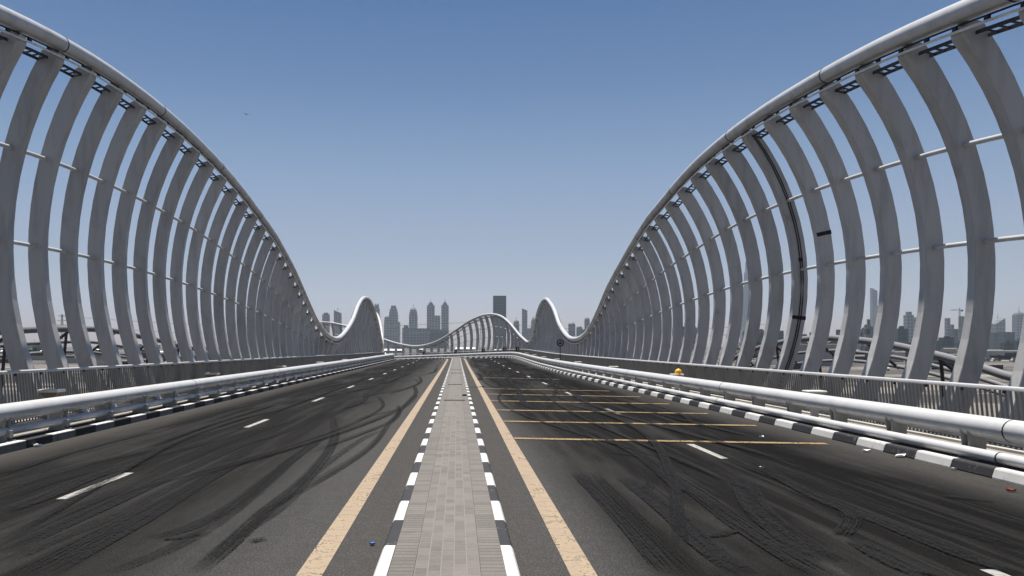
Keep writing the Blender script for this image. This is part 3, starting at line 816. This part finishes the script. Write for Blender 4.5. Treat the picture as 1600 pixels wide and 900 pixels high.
hm.build('crest', M['yellow_hat'], hat, smooth=50)

# ------------------------------------------------------------------ signs
def disc(m, c, r0, r1, y0, y1, mi=0, n=32):
    a = [6.28318 * k / n for k in range(n)]
    P = lambda r, y: [c + Vector((r * math.cos(q), y, r * math.sin(q))) for q in a]
    if r0 > 0: m.loft([P(r0, y1), P(r0, y0), P(r1, y0), P(r1, y1), P(r0, y1)], mi, True, False)
    else: m.loft([P(r1, y0), P(r1, y1)], mi)
sp = side_pt(1, 64.0, 1.03, .13)
R = thing('road_sign', sp, 'round road sign with a black rim and a car symbol on a black pole', 'road sign')
c = Vector((sp.x + .1, sp.y, 2.07))
m = MB(); m.tube([(c.x, sp.y + .05, sp.z), (c.x, sp.y + .05, c.z + .25)], .032, 10); m.build('pole', M['sign_black'], R, smooth=40)
m = MB(); disc(m, c, 0, .245, -.012, .012); m.build('sign_disc', M['sign_face'], R)
m = MB(); disc(m, c, .205, .285, -.02, .016); m.build('sign_rim', M['sign_black'], R)
m = MB()
pr = [(-.13, -.10), (.13, -.10), (.13, -.02), (.085, 0), (.06, .035), (-.06, .035), (-.085, 0), (-.13, -.02)]
m.loft([[c + Vector((x, y, z)) for x, z in pr] for y in (-.024, -.010)]); 
m.loft([[c + Vector((x, y, z)) for x, z in ((-.1, .075), (.1, .075), (.07, .13), (-.02, .13))] for y in (-.022, -.010)])
m.build('car_symbol', M['sign_black'], R)

def chevron():
    R = thing('chevron_sign', (0, 0, 0), 'x', 'chevron sign', 'chevron boards round the far bend')
    m = MB(); m.box((0, .03, .42), (.05, .05, .84)); m.build('post', M['sign_black'], R)
    m = MB(); m.box((0, 0, 1.05), (.52, .03, .56)); m.build('board', M['sign_black'], R)
    m = MB()
    m.loft([[Vector((x, y, z)) for x, z in ((.22, 1.27), (.08, 1.27), (-.12, 1.05), (.08, .83), (.22, .83), (.04, 1.05))] for y in (-.022, -.012)])
    m.build('arrow', M['sign_face'], R)
    return R
C0 = chevron()
chev = [(788.6, 108.6), (808.5, 106.0), (755.6, 117), (712, 127.0), (662, 138), (605, 150)]
chev.sort(key=lambda a: a[1])
for i, (x, u) in enumerate(chev):
    # find u whose walkway spot lies on this bearing
    best = min(urange(96, 170, .1), key=lambda q: abs((lambda P: VX + F * P.x / P.y)(side_pt(1, q, 1.0, 0)) - x))
    o = C0 if i == 0 else copy_tree(C0)
    o.location = side_pt(1, best, 1.0, .13); WLOC[o.name] = Vector(o.location)
    o.rotation_euler = (0, 0, max(0, (best - U0) / RK) * .8)
    tag(o, '%s of the black chevron boards along the far bend, counted from the right' % ['first', 'second', 'third', 'fourth', 'fifth', 'sixth'][i])

# ------------------------------------------------------------------ drain grates, litter
for i, (u, x0, x1, d, lb) in enumerate([(25.6, -.40, .25, .26, 'nearest slotted drain grate across the median paving'), (36.0, -.40, .22, .24, 'second slotted drain grate across the median, beyond the nearest one'),
                          (51, -.38, .3, .3, 'third slotted drain grate across the median paving'), (58, -.38, .3, .3, 'farthest slotted drain grate across the median paving')]):
    R = thing('drain_grate', (0, u, .144), lb, 'drain grate', 'drain grates in the median')
    m = MB(); z = .150
    m.box(((x0 + x1) / 2, u, z - .004), (x1 - x0, d, .012)); m.build('slot_channel', M['grate'], R)
    m = MB(); x = x0 + .02
    while x < x1 - .02:
        m.box((x + .012, u, z + .004), (.014, d - .05, .008)); x += .045
    m.build('grate_bars', M['tray'], R)
m = MB(); m.box((.255, 28, .160), (.15, .42, .03)); m.box((.255, 28, .18), (.10, .30, .012))
tag(m.build('inspection_cover', M['grate']), 'small black inspection box beside the right median kerb', 'inspection box')
def scrap(x, y, mat, sz, nm, lb, cat='litter'):
    p = px(x, y); m = MB(); n = 7; top = []; bot = []
    for k in range(n):
        q = 6.28318 * k / n; rr = sz * random.uniform(.6, 1.1); h = random.uniform(.010, .010 + sz * .35)
        top.append(p + Vector((rr * math.cos(q), rr * .6 * math.sin(q), h + .012))); bot.append(p + Vector((rr * math.cos(q), rr * .6 * math.sin(q), .009)))
    m.loft([bot, top]); tag(m.build(nm, mat), lb, cat, 'litter on the road')
scrap(1190, 684, M['paper'], .07, 'paper_scrap', 'white paper scrap lying in the middle of the right lane')
scrap(1354, 706, M['paper'], .08, 'paper_scrap', 'crumpled white paper scrap beside the right kerb past the yellow line')
scrap(1407, 714, M['paper'], .10, 'paper_scrap', 'flat white scrap touching the right kerb, below two others')
scrap(1490, 734, M['paper'], .06, 'paper_scrap', 'small white scrap beside the right kerb, closest to the camera')
scrap(57, 698, M['paper'], .11, 'paper_scrap', 'pale flat scrap on the asphalt beside the left kerb')
scrap(1190, 732, M['paper'], .04, 'paper_scrap', 'tiny white scrap on dark tyre marks in the right lane')
scrap(582, 852, M['blue'], .035, 'bottle_cap', 'blue plastic bottle cap beside the left median kerb', 'bottle cap')
scrap(1580, 768, M['red'], .06, 'wrapper', 'dull red wrapper on the asphalt near the right kerb', 'wrapper')

# ------------------------------------------------------------------ bird
Y = 60.0; c = Vector(((384 - VX) / F * Y, Y, H + (VY - 178.5) / F * Y))
m = MB(); m.tube([c + Vector((-.02, -.12, 0)), c + Vector((0, -.05, .0)), c, c + Vector((0, .1, 0)), c + Vector((0, .2, .0))], [.008, .03, .038, .022, .004], 8)
bird = tag(m.build('bird', M['bird'], smooth=50), 'small dark bird gliding in the sky above the left arch', 'bird')
for sx in (-1, 1):
    m = MB(); rt = c + Vector((sx * .03, 0, .01)); md = c + Vector((sx * .16, -.03, .09 if sx < 0 else .0)); tp = c + Vector((sx * .30, .07, .20 if sx < 0 else -.03))
    m.loft([[p + Vector((0, a, b)) for a, b in ((-w_, 0), (0, .008), (w_, 0), (0, -.006))] for p, w_ in ((rt, .06), (md, .05), (tp, .01))]); m.build('wing', M['bird'], bird)

# ------------------------------------------------------------------ far things
def at(x, Y): return (x - VX) / F * Y
def zt(y, Y): return H + (VY - y) / F * Y
GZ = -8.0
def sqr(cx, cy, w, d, z): return [(cx - w/2, cy - d/2, z), (cx + w/2, cy - d/2, z), (cx + w/2, cy + d/2, z), (cx - w/2, cy + d/2, z)]
def tower(x0, x1, ytop, Y, mat, label, steps=None, crown=None, spire=None, name='tower', depth=None, group=None, cat='tower'):
    """steps: (y of step, width factor above it); crown: 'dome' 'pyramid' 'prongs' 'slant' 'box'"""
    cx = at((x0 + x1) / 2, Y); w = (x1 - x0) / F * Y; d = depth or w * .9; cy = Y + d / 2
    R = thing(name, (cx, cy, GZ), label, cat, group)
    lev = [(GZ, 1.0)]; steps = steps or []
    top = zt(ytop, Y); cur = 1.0
    m = MB(); z0 = GZ
    for ys, f in steps + [(ytop, None)]:
        z1 = zt(ys, Y); m.loft([sqr(cx, cy, w * cur, d * cur, z0), sqr(cx, cy, w * cur, d * cur, z1)])
        z0 = z1 
        if f: cur = f
    m.build('shaft', mat, R)
    ww = w * cur; dd = d * cur
    if crown:
        k, yc = crown; zc = zt(yc, Y); m = MB(); hh = zc - top
        if k == 'dome':
            n = 12
            m.loft([[(cx + ww / 2 * f * math.cos(6.28318 * j / n + .26), cy + dd / 2 * f * math.sin(6.28318 * j / n + .26), top - .5 + hh * q) for j in range(n)] for f, q in ((1.05, 0), (1.0, .3), (.86, .55), (.62, .78), (.3, .93), (.06, 1.0))])
        elif k == 'pyramid':
            m.loft([sqr(cx, cy, ww * .98, dd * .98, top - .5), sqr(cx, cy, ww * .78, dd * .78, top + hh * .4), sqr(cx, cy, ww * .1, dd * .1, zc)])
        elif k == 'tiers':
            m.loft([sqr(cx, cy, ww * .62, dd * .62, top - .5), sqr(cx, cy, ww * .58, dd * .58, top + hh * .5), sqr(cx, cy, ww * .3, dd * .3, top + hh * .52), sqr(cx, cy, ww * .26, dd * .26, top + hh * .9), sqr(cx, cy, ww * .1, dd * .1, zc)])
        elif k == 'prongs':
            for sx in (-1, 1):
                m.loft([sqr(cx + sx * ww * .20, cy, ww * .40, dd * .8, top - .5), sqr(cx + sx * ww * .19, cy, ww * .34, dd * .6, top + hh * .7), sqr(cx + sx * ww * .25, cy, ww * .2, dd * .3, zc)])
        elif k == 'slant':
            a = sqr(cx, cy, ww, dd, top - .5); b = sqr(cx, cy, ww, dd, zc); b[1] = (*b[1][:2], top + hh * .15); b[2] = (*b[2][:2], top + hh * .15); m.loft([a, b])
        elif k == 'slant_right':
            a = sqr(cx, cy, ww, dd, top - .5); b = sqr(cx, cy, ww, dd, zc); b[0] = (*b[0][:2], top + hh * .15); b[3] = (*b[3][:2], top + hh * .15); m.loft([a, b])
        elif k == 'box':
            m.loft([sqr(cx, cy, ww * .6, dd * .6, top - .5), sqr(cx, cy, ww * .6, dd * .6, zc)])
        m.build('crown', mat, R); top = zc
    if spire:
        m = MB(); zs = zt(spire, Y); m.tube([(cx, cy, top - 2), (cx, cy, top + (zs - top) * .5), (cx, cy, zs)], [1.3, .9, .3], 8); m.build('spire', M['roof'], R)
    return R
st, pa, gl, gr = M['fac_stone'], M['fac_pale'], M['fac_glass'], M['fac_grey']
tower(503.5, 514, 491, 3400, gr, 'hazy square tower in the dip beside the left arch, left of a curved top one', crown=('box', 488.5))
tower(521.5, 532.5, 490, 3400, gr, 'hazy tower with a curved slanted top and mast just left of the first wave crest', crown=('slant', 484.5), spire=480)
tower(583, 593.5, 482, 3500, st, 'hazy prong topped tower half hidden behind the left wave crest', steps=[(492, .85)], crown=('prongs', 474))
tower(600, 624, 503, 3500, st, 'wide shouldered base block in front of the two pronged shaft')
tower(607.5, 621.5, 481, 3490, pa, 'tall shaft with a two pronged crown rising from the stepped tower', steps=[(492, .92), (487, .82), (483.5, .7)], crown=('prongs', 475.5))
tower(600.5, 608, 497, 3480, st, 'pointed side turret on the left shoulder of the stepped tower', crown=('pyramid', 492))
tower(639, 652, 491, 3450, st, 'slender tower with a pointed dome in the middle of the left skyline', steps=[(493, .94)], crown=('dome', 479), spire=474.5)
tower(628.5, 640, 512, 3000, gr, 'low dark block with a small raised top, left end of the long low block', crown=('box', 508.5))
tower(640, 672, 513, 3100, gr, 'long low grey slab block in front of the domed tower', depth=60, crown=None)
tower(672, 701, 515, 2900, gl, 'wide dark low block in front of the twin spired towers', depth=50)
tower(667, 679, 477, 3500, st, 'left one of the twin spired towers', crown=('tiers', 470), spire=466.5, group='twin spired towers')
tower(678.5, 688, 493, 3600, pa, 'plain flat topped tower standing between the twin spired towers')
tower(689.5, 701, 477, 3500, st, 'right one of the twin spired towers', crown=('tiers', 470), spire=465.5, group='twin spired towers')
tower(771, 791, 462, 2500, gl, 'tall dark flat topped glass tower above the far wave crest')
tower(802.5, 811.5, 506, 2600, pa, 'small arched top tower with vertical ribs right of the far wave crest', crown=('dome', 498), spire=496)
tower(816, 824, 486, 3300, gr, 'slim tower with a slanted top right of the far wave crest', crown=('slant', 482))
tower(824, 831, 513, 3300, gr, 'low hazy block at the foot of the slim slanted tower')
tower(829.5, 838, 502, 3400, st, 'hazy stepped tower half hidden behind the second right crest', steps=[(510, .8)], crown=('pyramid', 495))
tower(889, 899, 507, 3000, gr, 'round topped tower in the dip left of the right arch', crown=('dome', 503))
tower(901.5, 910, 512, 3000, gr, 'low round topped tower, second in the dip left of the right arch', crown=('dome', 508.5))
tower(908, 917, 515, 2900, gl, 'dark low block in the dip left of the right arch')
tower(914, 921.5, 499, 3200, gr, 'tallest round topped tower in the dip beside the right arch', crown=('dome', 495.5))
tower(1241, 1249, 484, 3300, gr, 'hazy tower with a leaning top seen between the right ribs near the expansion joint', crown=('slant_right', 472))
tower(1363, 1371, 456, 3800, pa, 'tallest block tower seen between the right ribs', crown=('slant', 450))
tower(1371, 1385, 478, 3600, gr, 'wide hazy block right of the tallest block tower', spire=467)
tower(1417, 1428, 492, 2700, gr, 'hazy tower with a raised box top seen between the right ribs', crown=('box', 487))
tower(1428, 1433, 496, 2750, pa, 'thin pale tower seen between the right ribs')
tower(1433, 1443, 502, 2600, gr, 'flat hazy block right of the thin pale tower')
tower(1479, 1485, 497, 2700, gr, 'narrow hazy tower left of the construction crane')
tower(1485, 1491, 507, 2700, gr, 'short hazy tower left of the construction crane')
tower(1490, 1501, 514, 2300, gl, 'dark low block at the foot of the construction crane')
tower(1500.5, 1506, 494, 1500, M['shed_white'], 'white slab painted as the sunlit side of a building beside the construction crane')  # white colour stands for sun falling on the building's side
tower(1505.5, 1514, 495, 1560, gl, 'dark unfinished tower right of the white sunlit side slab')
tower(1556, 1571, 508, 3000, gr, 'hazy sail shaped tower near the right edge', crown=('slant_right', 497), spire=490)
tower(1554, 1569, 520, 2000, gl, 'dark low block beneath the sail shaped tower')
tower(1569, 1586, 519, 1900, gl, 'dark wide block near the right edge')
tower(1589.5, 1603, 492, 3200, gr, 'tapering tower with a spire at the right edge', crown=('pyramid', 486), spire=478)
# the far needle tower
Y = 5700.0; cx = at(1168, Y)
R = thing('needle_tower', (cx, Y, GZ), 'very tall thin stepped needle tower, faint in the haze behind the right ribs', 'tower')
m = MB(); zz = [0, 150, 150, 290, 290, 420, 420, 520, 520, 590, 590, 650]; rr = [52, 50, 43, 42, 34, 33, 25, 24, 16, 15, 9, 7]
m.loft([[(cx + r_ * math.cos(6.28318 * j / 9), Y + r_ * math.sin(6.28318 * j / 9), GZ + z_) for j in range(9)] for z_, r_ in zip(zz, rr)]); m.build('shaft', gr, R)
m = MB(); m.tube([(cx, Y, GZ + 648), (cx, Y, GZ + 740), (cx, Y, GZ + 835)], [5, 3, .8], 8); m.build('spire', M['roof'], R)

# low city strip along the horizon: many hazy blocks
lows = []
random.seed(3)
for i in range(120):
    x = random.choice((random.uniform(930, 1640), random.uniform(1150, 1640), random.uniform(-40, 640)))
    Y = random.uniform(1000, 2400) if x > 900 else random.uniform(1500, 3000); wpx = random.uniform(5, 18); hgt = random.uniform(9, 45) * (1.0 if x > 930 else .45)
    lows.append((x, Y, wpx, hgt))
for x, Y, wpx, hgt in lows:
    cx = at(x, Y); w_ = wpx / F * Y; d_ = w_ * .7; m = MB()
    m.loft([sqr(cx, Y, w_, d_, GZ - .2), sqr(cx, Y, w_, d_, GZ + hgt)])
    k = random.random()
    if k < .5: m.loft([sqr(cx + w_ * random.uniform(-.2, .2), Y, w_ * .4, d_ * .5, GZ + hgt - .1), sqr(cx, Y, w_ * .3, d_ * .5, GZ + hgt * random.uniform(1.05, 1.3))])
    elif k < .7: m.loft([sqr(cx, Y, w_ * .05, w_ * .05, GZ + hgt - .1), sqr(cx, Y, w_ * .02, w_ * .02, GZ + hgt * 1.5)])
    rt = x > 900
    tag(m.build('city_block', random.choice((gl, gl, gl, gr))), 'low hazy city block in the strip along the horizon %s' % ('behind the right arch' if rt else 'behind the left arch'), 'building', 'low city blocks %s' % ('right' if rt else 'left'))

# white building with a letter on its corner, seen between the right ribs
Y = 394.0; xa, xb = at(1228, Y), at(1332, Y); top = zt(538.8, Y)
R = thing('exhibition_hall', ((xa + xb) / 2, Y + 15, GZ), 'low white flat roofed hall with a black letter M at its corner', 'hall')
m = MB(); m.loft([[(xa, Y, GZ), (xb, Y, GZ), (xb, Y + 26, GZ), (xa, Y + 26, GZ)], [(xa, Y, top), (xb, Y, top), (xb, Y + 26, top), (xa, Y + 26, top)]]); m.build('wall', M['shed_white'], R)
m = MB(); m.box(((xa + xb) / 2, Y + 13, top + .25), (xb - xa + .8, 26.8, .5)); m.build('roof', M['paper'], R)
mx = at(1229.3, Y); mw = 2.0; zm0, zm1 = zt(555, Y), zt(546.5, Y); m = MB()
def bar(x0, z0, x1, z1, t_): m.loft([[(x0, yy, z0), (x0 + t_, yy, z0), (x1 + t_, yy, z1), (x1, yy, z1)] for yy in (Y - .12, Y - .02)])
bar(mx, zm0, mx, zm1, .42); bar(mx + mw - .42, zm0, mx + mw - .42, zm1, .42); bar(mx + .42, zm1 - .9 + .9, mx + mw / 2 - .2, zm0 + .6, .44); bar(mx + mw - .86, zm1, mx + mw / 2 - .22, zm0 + .62, .44)
m.build('letter', M['black'], R)
m = MB(); m.box((xa + 24, Y - .03, GZ + 3.5), (3.2, .08, 7)); m.build('door', M['shed_dark'], R)

# sheds, containers and parked vehicles on the site below
def shed(x, Y, wpx, h, mat, label, group):
    cx = at(x, Y); w_ = wpx / F * Y; d_ = max(3, w_ * .5)
    R = thing('site_shed', (cx, Y, GZ), label, 'shed', group)
    m = MB(); m.box((cx, Y, GZ + h / 2 - .1), (w_, d_, h)); m.build('wall', mat, R)
    m = MB(); m.loft([[(cx - w_/2 - .3, Y - d_/2 - .3, GZ + h - .1), (cx + w_/2 + .3, Y - d_/2 - .3, GZ + h - .1), (cx + w_/2 + .3, Y + d_/2 + .3, GZ + h - .1), (cx - w_/2 - .3, Y + d_/2 + .3, GZ + h - .1)],
                      [(cx - w_/2 - .3, Y - .3, GZ + h + d_ * .14), (cx + w_/2 + .3, Y - .3, GZ + h + d_ * .14), (cx + w_/2 + .3, Y + .3, GZ + h + d_ * .14), (cx - w_/2 - .3, Y + .3, GZ + h + d_ * .14)]]); m.build('roof', random.choice((M['paper'], M['roof'])), R)
    m = MB(); m.box((cx - w_ * .2, Y - d_ / 2 - .02, GZ + 1.1), (1.2, .08, 2.2)); m.build('door', M['shed_dark'], R)
    m = MB(); m.box((cx + w_ * .2, Y - d_ / 2 - .02, GZ + 1.6), (min(3, w_ * .3), .08, 1.0)); m.build('window', M['window'], R)
random.seed(11)
for i in range(34):
    x = random.choice((random.uniform(-10, 330), random.uniform(1240, 1620), random.uniform(1380, 1620), random.uniform(590, 800)))
    Y = random.uniform(330, 1300)
    rt = 'on the site beyond the left ribs' if x < 450 else ('on the site beyond the right ribs' if x > 900 else 'on the land under the far wave')
    k = random.choice(('shed_white', 'shed_tan', 'shed_dark', 'shed_white'))
    shed(x, Y, random.uniform(9, 34), random.uniform(2.6, 6), M[k], '%s site shed %s' % ({'shed_white': 'white', 'shed_tan': 'tan', 'shed_dark': 'dark'}[k], rt), '%s sheds %s' % ({'shed_white': 'white', 'shed_tan': 'tan', 'shed_dark': 'dark'}[k], rt))

def hoarding(x, Y, wpx, h, mat, label, group):
    cx = at(x, Y); w_ = wpx / F * Y; R = thing('site_hoarding', (cx, Y, GZ), label, 'hoarding', group)
    m = MB(); m.box((cx, Y, GZ + h / 2), (w_, .12, h)); m.build('panel', mat, R)
    for k in range(5):
        m = MB(); m.box((cx - w_ / 2 + w_ * k / 4, Y + .15, GZ + h / 2 + .1), (.18, .18, h + .2)); m.build('post', M['lattice'], R)
for i in range(64):
    rt = i % 2; x = random.uniform(1380, 1620) if rt else random.uniform(-10, 360)
    if i % 5 == 0: x = random.uniform(1180, 1400)
    dk = random.random() < .65; wh = 'right' if x > 900 else 'left'
    hoarding(x, random.uniform(330, 900), random.uniform(18, 70), random.uniform(1.8, 3.2), M['shed_dark'] if dk else M['shed_white'],
             '%s long low hoarding across the site beyond the %s ribs' % ('dark' if dk else 'white', wh), '%s hoardings beyond the %s ribs' % ('dark' if dk else 'white', wh))

def vehicle():
    R = thing('parked_car', (0, 0, 0), 'x', 'car', 'cars parked on the site')
    m = MB()
    pr = [(-2.2, .3), (2.2, .3), (2.25, .8), (1.5, .95), (.9, 1.45), (-1.5, 1.45), (-2.1, .95)]
    m.loft([[(x, yy, z) for x, z in pr] for yy in (-.85, .85)]); m.build('body', M['shed_white'], R)
    m = MB(); m.loft([[(x, yy, z) for x, z in ((1.35, .98), (.86, 1.38), (-1.45, 1.38), (-1.9, .98))] for yy in (-.862, .862)]); m.build('window', M['window'], R)
    for sx in (-1.4, 1.4):
        for sy in (-.8, .8):
            m = MB(); n = 12; m.loft([[(sx + .33 * math.cos(6.28318 * j / n), sy + d, .33 + .33 * math.sin(6.28318 * j / n)) for j in range(n)] for d in (-.1, .1)]); m.build('wheel', M['black'], R)
    return R
V0 = vehicle(); V0.location = (0, 0, GZ)
for i in range(26):
    x = random.choice((random.uniform(0, 330), random.uniform(1380, 1600))); Y = random.uniform(300, 620)
    o = V0 if i == 0 else copy_tree(V0)
    o.location = (at(x, Y), Y, GZ); o.rotation_euler = (0, 0, random.choice((0, 0, .3, -.4, 1.2)))
    tag(o, 'small pale car parked on the sandy site beyond the %s ribs' % ('left' if x < 500 else 'right')); o['group'] = 'cars parked on the site, %s' % ('left' if x < 500 else 'right')

# trees
def tree(x, Y, h, wd, label, group):
    cx = at(x, Y); R = thing('tree', (cx, Y, GZ), label, 'tree', group)
    m = MB(); m.tube([(cx, Y, GZ - .2), (cx + .1, Y, GZ + h * .3), (cx - .1, Y, GZ + h * .6)], [.28, .2, .1], 7)
    for q in range(4):
        a = 1.57 * q + random.random(); m.tube([(cx, Y, GZ + h * .35), (cx + wd * .3 * math.cos(a), Y + wd * .3 * math.sin(a), GZ + h * .7)], [.12, .04], 5)
    m.build('trunk', M['bark'], R)
    m = MB(); cl = [(random.uniform(-.5, .5) * wd, random.uniform(-.5, .5) * wd, h * random.uniform(.35, .95), random.uniform(.14, .26) * wd) for _ in range(11)]
    for (a, b, c_, r_) in cl:
        for _ in range(46):
            d = Vector((random.gauss(0, 1), random.gauss(0, 1), random.gauss(0, .8))); d = d.normalized() * r_ * random.uniform(.5, 1.1)
            p = Vector((cx + a, Y + b, GZ + c_)) + d; e1 = Vector((random.gauss(0, 1), random.gauss(0, 1), random.gauss(0, 1))).normalized() * .34; e2 = e1.cross(Vector((random.gauss(0, 1), random.gauss(0, 1), random.gauss(0, 1)))).normalized() * .26
            m.quad(p - e1, p - e2, p + e1, p + e2)
    m.build('crown', M['leaf'], R)
for i in range(22):
    x = 1150 + i * 8.2 + random.uniform(-3, 3)
    tree(x, random.uniform(470, 640), random.uniform(9, 16), random.uniform(6, 9), 'dark tree in the row behind the white hall, right of the bridge', 'trees behind the hall')
for i in range(9):
    tree(42 + i * 3.4 + random.uniform(-1, 1) + (i > 5) * 90, random.uniform(560, 700), random.uniform(6, 10), random.uniform(4, 6), 'small dark tree beyond the left ribs', 'trees on the left site')

# electricity pylons and wires
def pylon(x, Y, ytop, label):
    cx = at(x, Y); zt_ = zt(ytop, Y); hgt = zt_ - GZ
    R = thing('pylon', (cx, Y, GZ), label, 'pylon', 'electricity pylons')
    m = MB(); wv = lambda f: (.11 * (1 - f) ** 1.2 + .022) * hgt
    N_ = 9
    for a, b in ((-1, -1), (1, -1), (1, 1), (-1, 1)):
        m.tube([(cx + a * wv(f) / 2, Y + b * wv(f) / 2, GZ + hgt * f) for f in [i / N_ for i in range(N_ + 1)]], .22, 5)
    for i in range(N_):
        f0, f1 = i / N_, (i + 1) / N_
        for sy in (-1, 1):
            m.tube([(cx - wv(f0) / 2, Y + sy * wv(f0) / 2, GZ + hgt * f0), (cx + wv(f1) / 2, Y + sy * wv(f1) / 2, GZ + hgt * f1)], .12, 4)
            m.tube([(cx + wv(f0) / 2, Y + sy * wv(f0) / 2, GZ + hgt * f0), (cx - wv(f1) / 2, Y + sy * wv(f1) / 2, GZ + hgt * f1)], .12, 4)
    m.build('lattice_mast', M['lattice'], R)
    for f, ln in ((.72, .30), (.84, .26), (.96, .22)):
        m = MB()
        for sx in (-1, 1):
            m.tube([(cx, Y, GZ + hgt * f + .8), (cx + sx * hgt * ln / 2, Y, GZ + hgt * f)], .2, 5); m.tube([(cx, Y, GZ + hgt * f - .9), (cx + sx * hgt * ln / 2, Y, GZ + hgt * f)], .2, 5)
        m.build('cross_arm', M['lattice'], R)
    return cx, hgt
pl = [pylon(97, 1100, 491, 'grey lattice electricity pylon beyond the left ribs'), pylon(752, 1180, 500, 'grey lattice electricity pylon behind the far wave crest'), pylon(1212, 1100, 503, 'grey lattice electricity pylon seen between the right ribs')]
ys = [1100, 1180, 1100]
for (i, j) in ((0, 1), (1, 2)):
    for f, ln in ((.72, .30), (.96, .22)):
        for sx in (-1, 1):
            a = Vector((pl[i][0] + sx * pl[i][1] * ln / 2, ys[i], GZ + pl[i][1] * f - .2)); b = Vector((pl[j][0] + sx * pl[j][1] * ln / 2, ys[j], GZ + pl[j][1] * f - .2))
            m = MB(); m.tube([a.lerp(b, q / 12) - Vector((0, 0, 11 * (1 - (q / 6 - 1) ** 2))) for q in range(13)], .13, 4)
            tag(m.build('power_line', M['wire']), 'thin dark power line strung between the pylons across the %s skyline' % ('left' if i == 0 else 'right'), 'power line', 'power lines %d' % i)

# tower crane on the right
Y = 1450.0; cx = at(1499.5, Y); zt_ = zt(484, Y)
R = thing('tower_crane', (cx, Y, GZ), 'dark hammerhead tower crane on the city strip, right of the bridge', 'crane')
m = MB()
for a, b in ((-1, -1), (1, -1), (1, 1), (-1, 1)): m.tube([(cx + a, Y + b, GZ), (cx + a, Y + b, zt_)], .2, 4)
z = GZ
while z < zt_ - 3:
    m.tube([(cx - 1, Y - 1, z), (cx + 1, Y - 1, z + 3)], .14, 4); m.tube([(cx + 1, Y + 1, z), (cx - 1, Y + 1, z + 3)], .14, 4); z += 3
m.build('mast', M['lattice'], R)
m = MB(); jl = cx - (1499.5 - 1485) / F * Y; jr = cx + 5 / F * Y
m.tube([(jl, Y, zt_ - .6), (cx, Y, zt_ - .6)], .45, 4); m.tube([(jl, Y, zt_ - .4), (cx, Y, zt_ + 1.6)], .2, 4); m.build('jib', M['lattice'], R)
m = MB(); m.tube([(cx, Y, zt_ - .4), (jr, Y, zt_ - .4)], .6, 4); m.box((jr - 1.5, Y, zt_ - 1.6), (3, 2, 3)); m.build('counter_jib', M['lattice'], R)
m = MB(); m.tube([(cx, Y, zt_ - 1), (cx, Y, zt_ + 3.5)], .6, 4); m.build('apex', M['lattice'], R)

# ------------------------------------------------------------------ haze
m = MB(); hs = 6500.0
m.box((0, 0, (-9.0 + 845) / 2), (2 * hs, 2 * hs, 845 + 9.0))
hz = bpy.data.materials.new('haze'); hz.use_nodes = True; t = hz.node_tree
t.nodes.remove(t.nodes['Principled BSDF'])
pv = t.nodes.new('ShaderNodeVolumePrincipled'); pv.inputs['Color'].default_value = (0.40, 0.465, 0.525, 1); pv.inputs['Density'].default_value = 0.000125
pv.inputs['Anisotropy'].default_value = 0.0
t.links.new(pv.outputs[0], t.nodes['Material Output'].inputs['Volume'])
tag(m.build('haze', hz), kind='stuff')
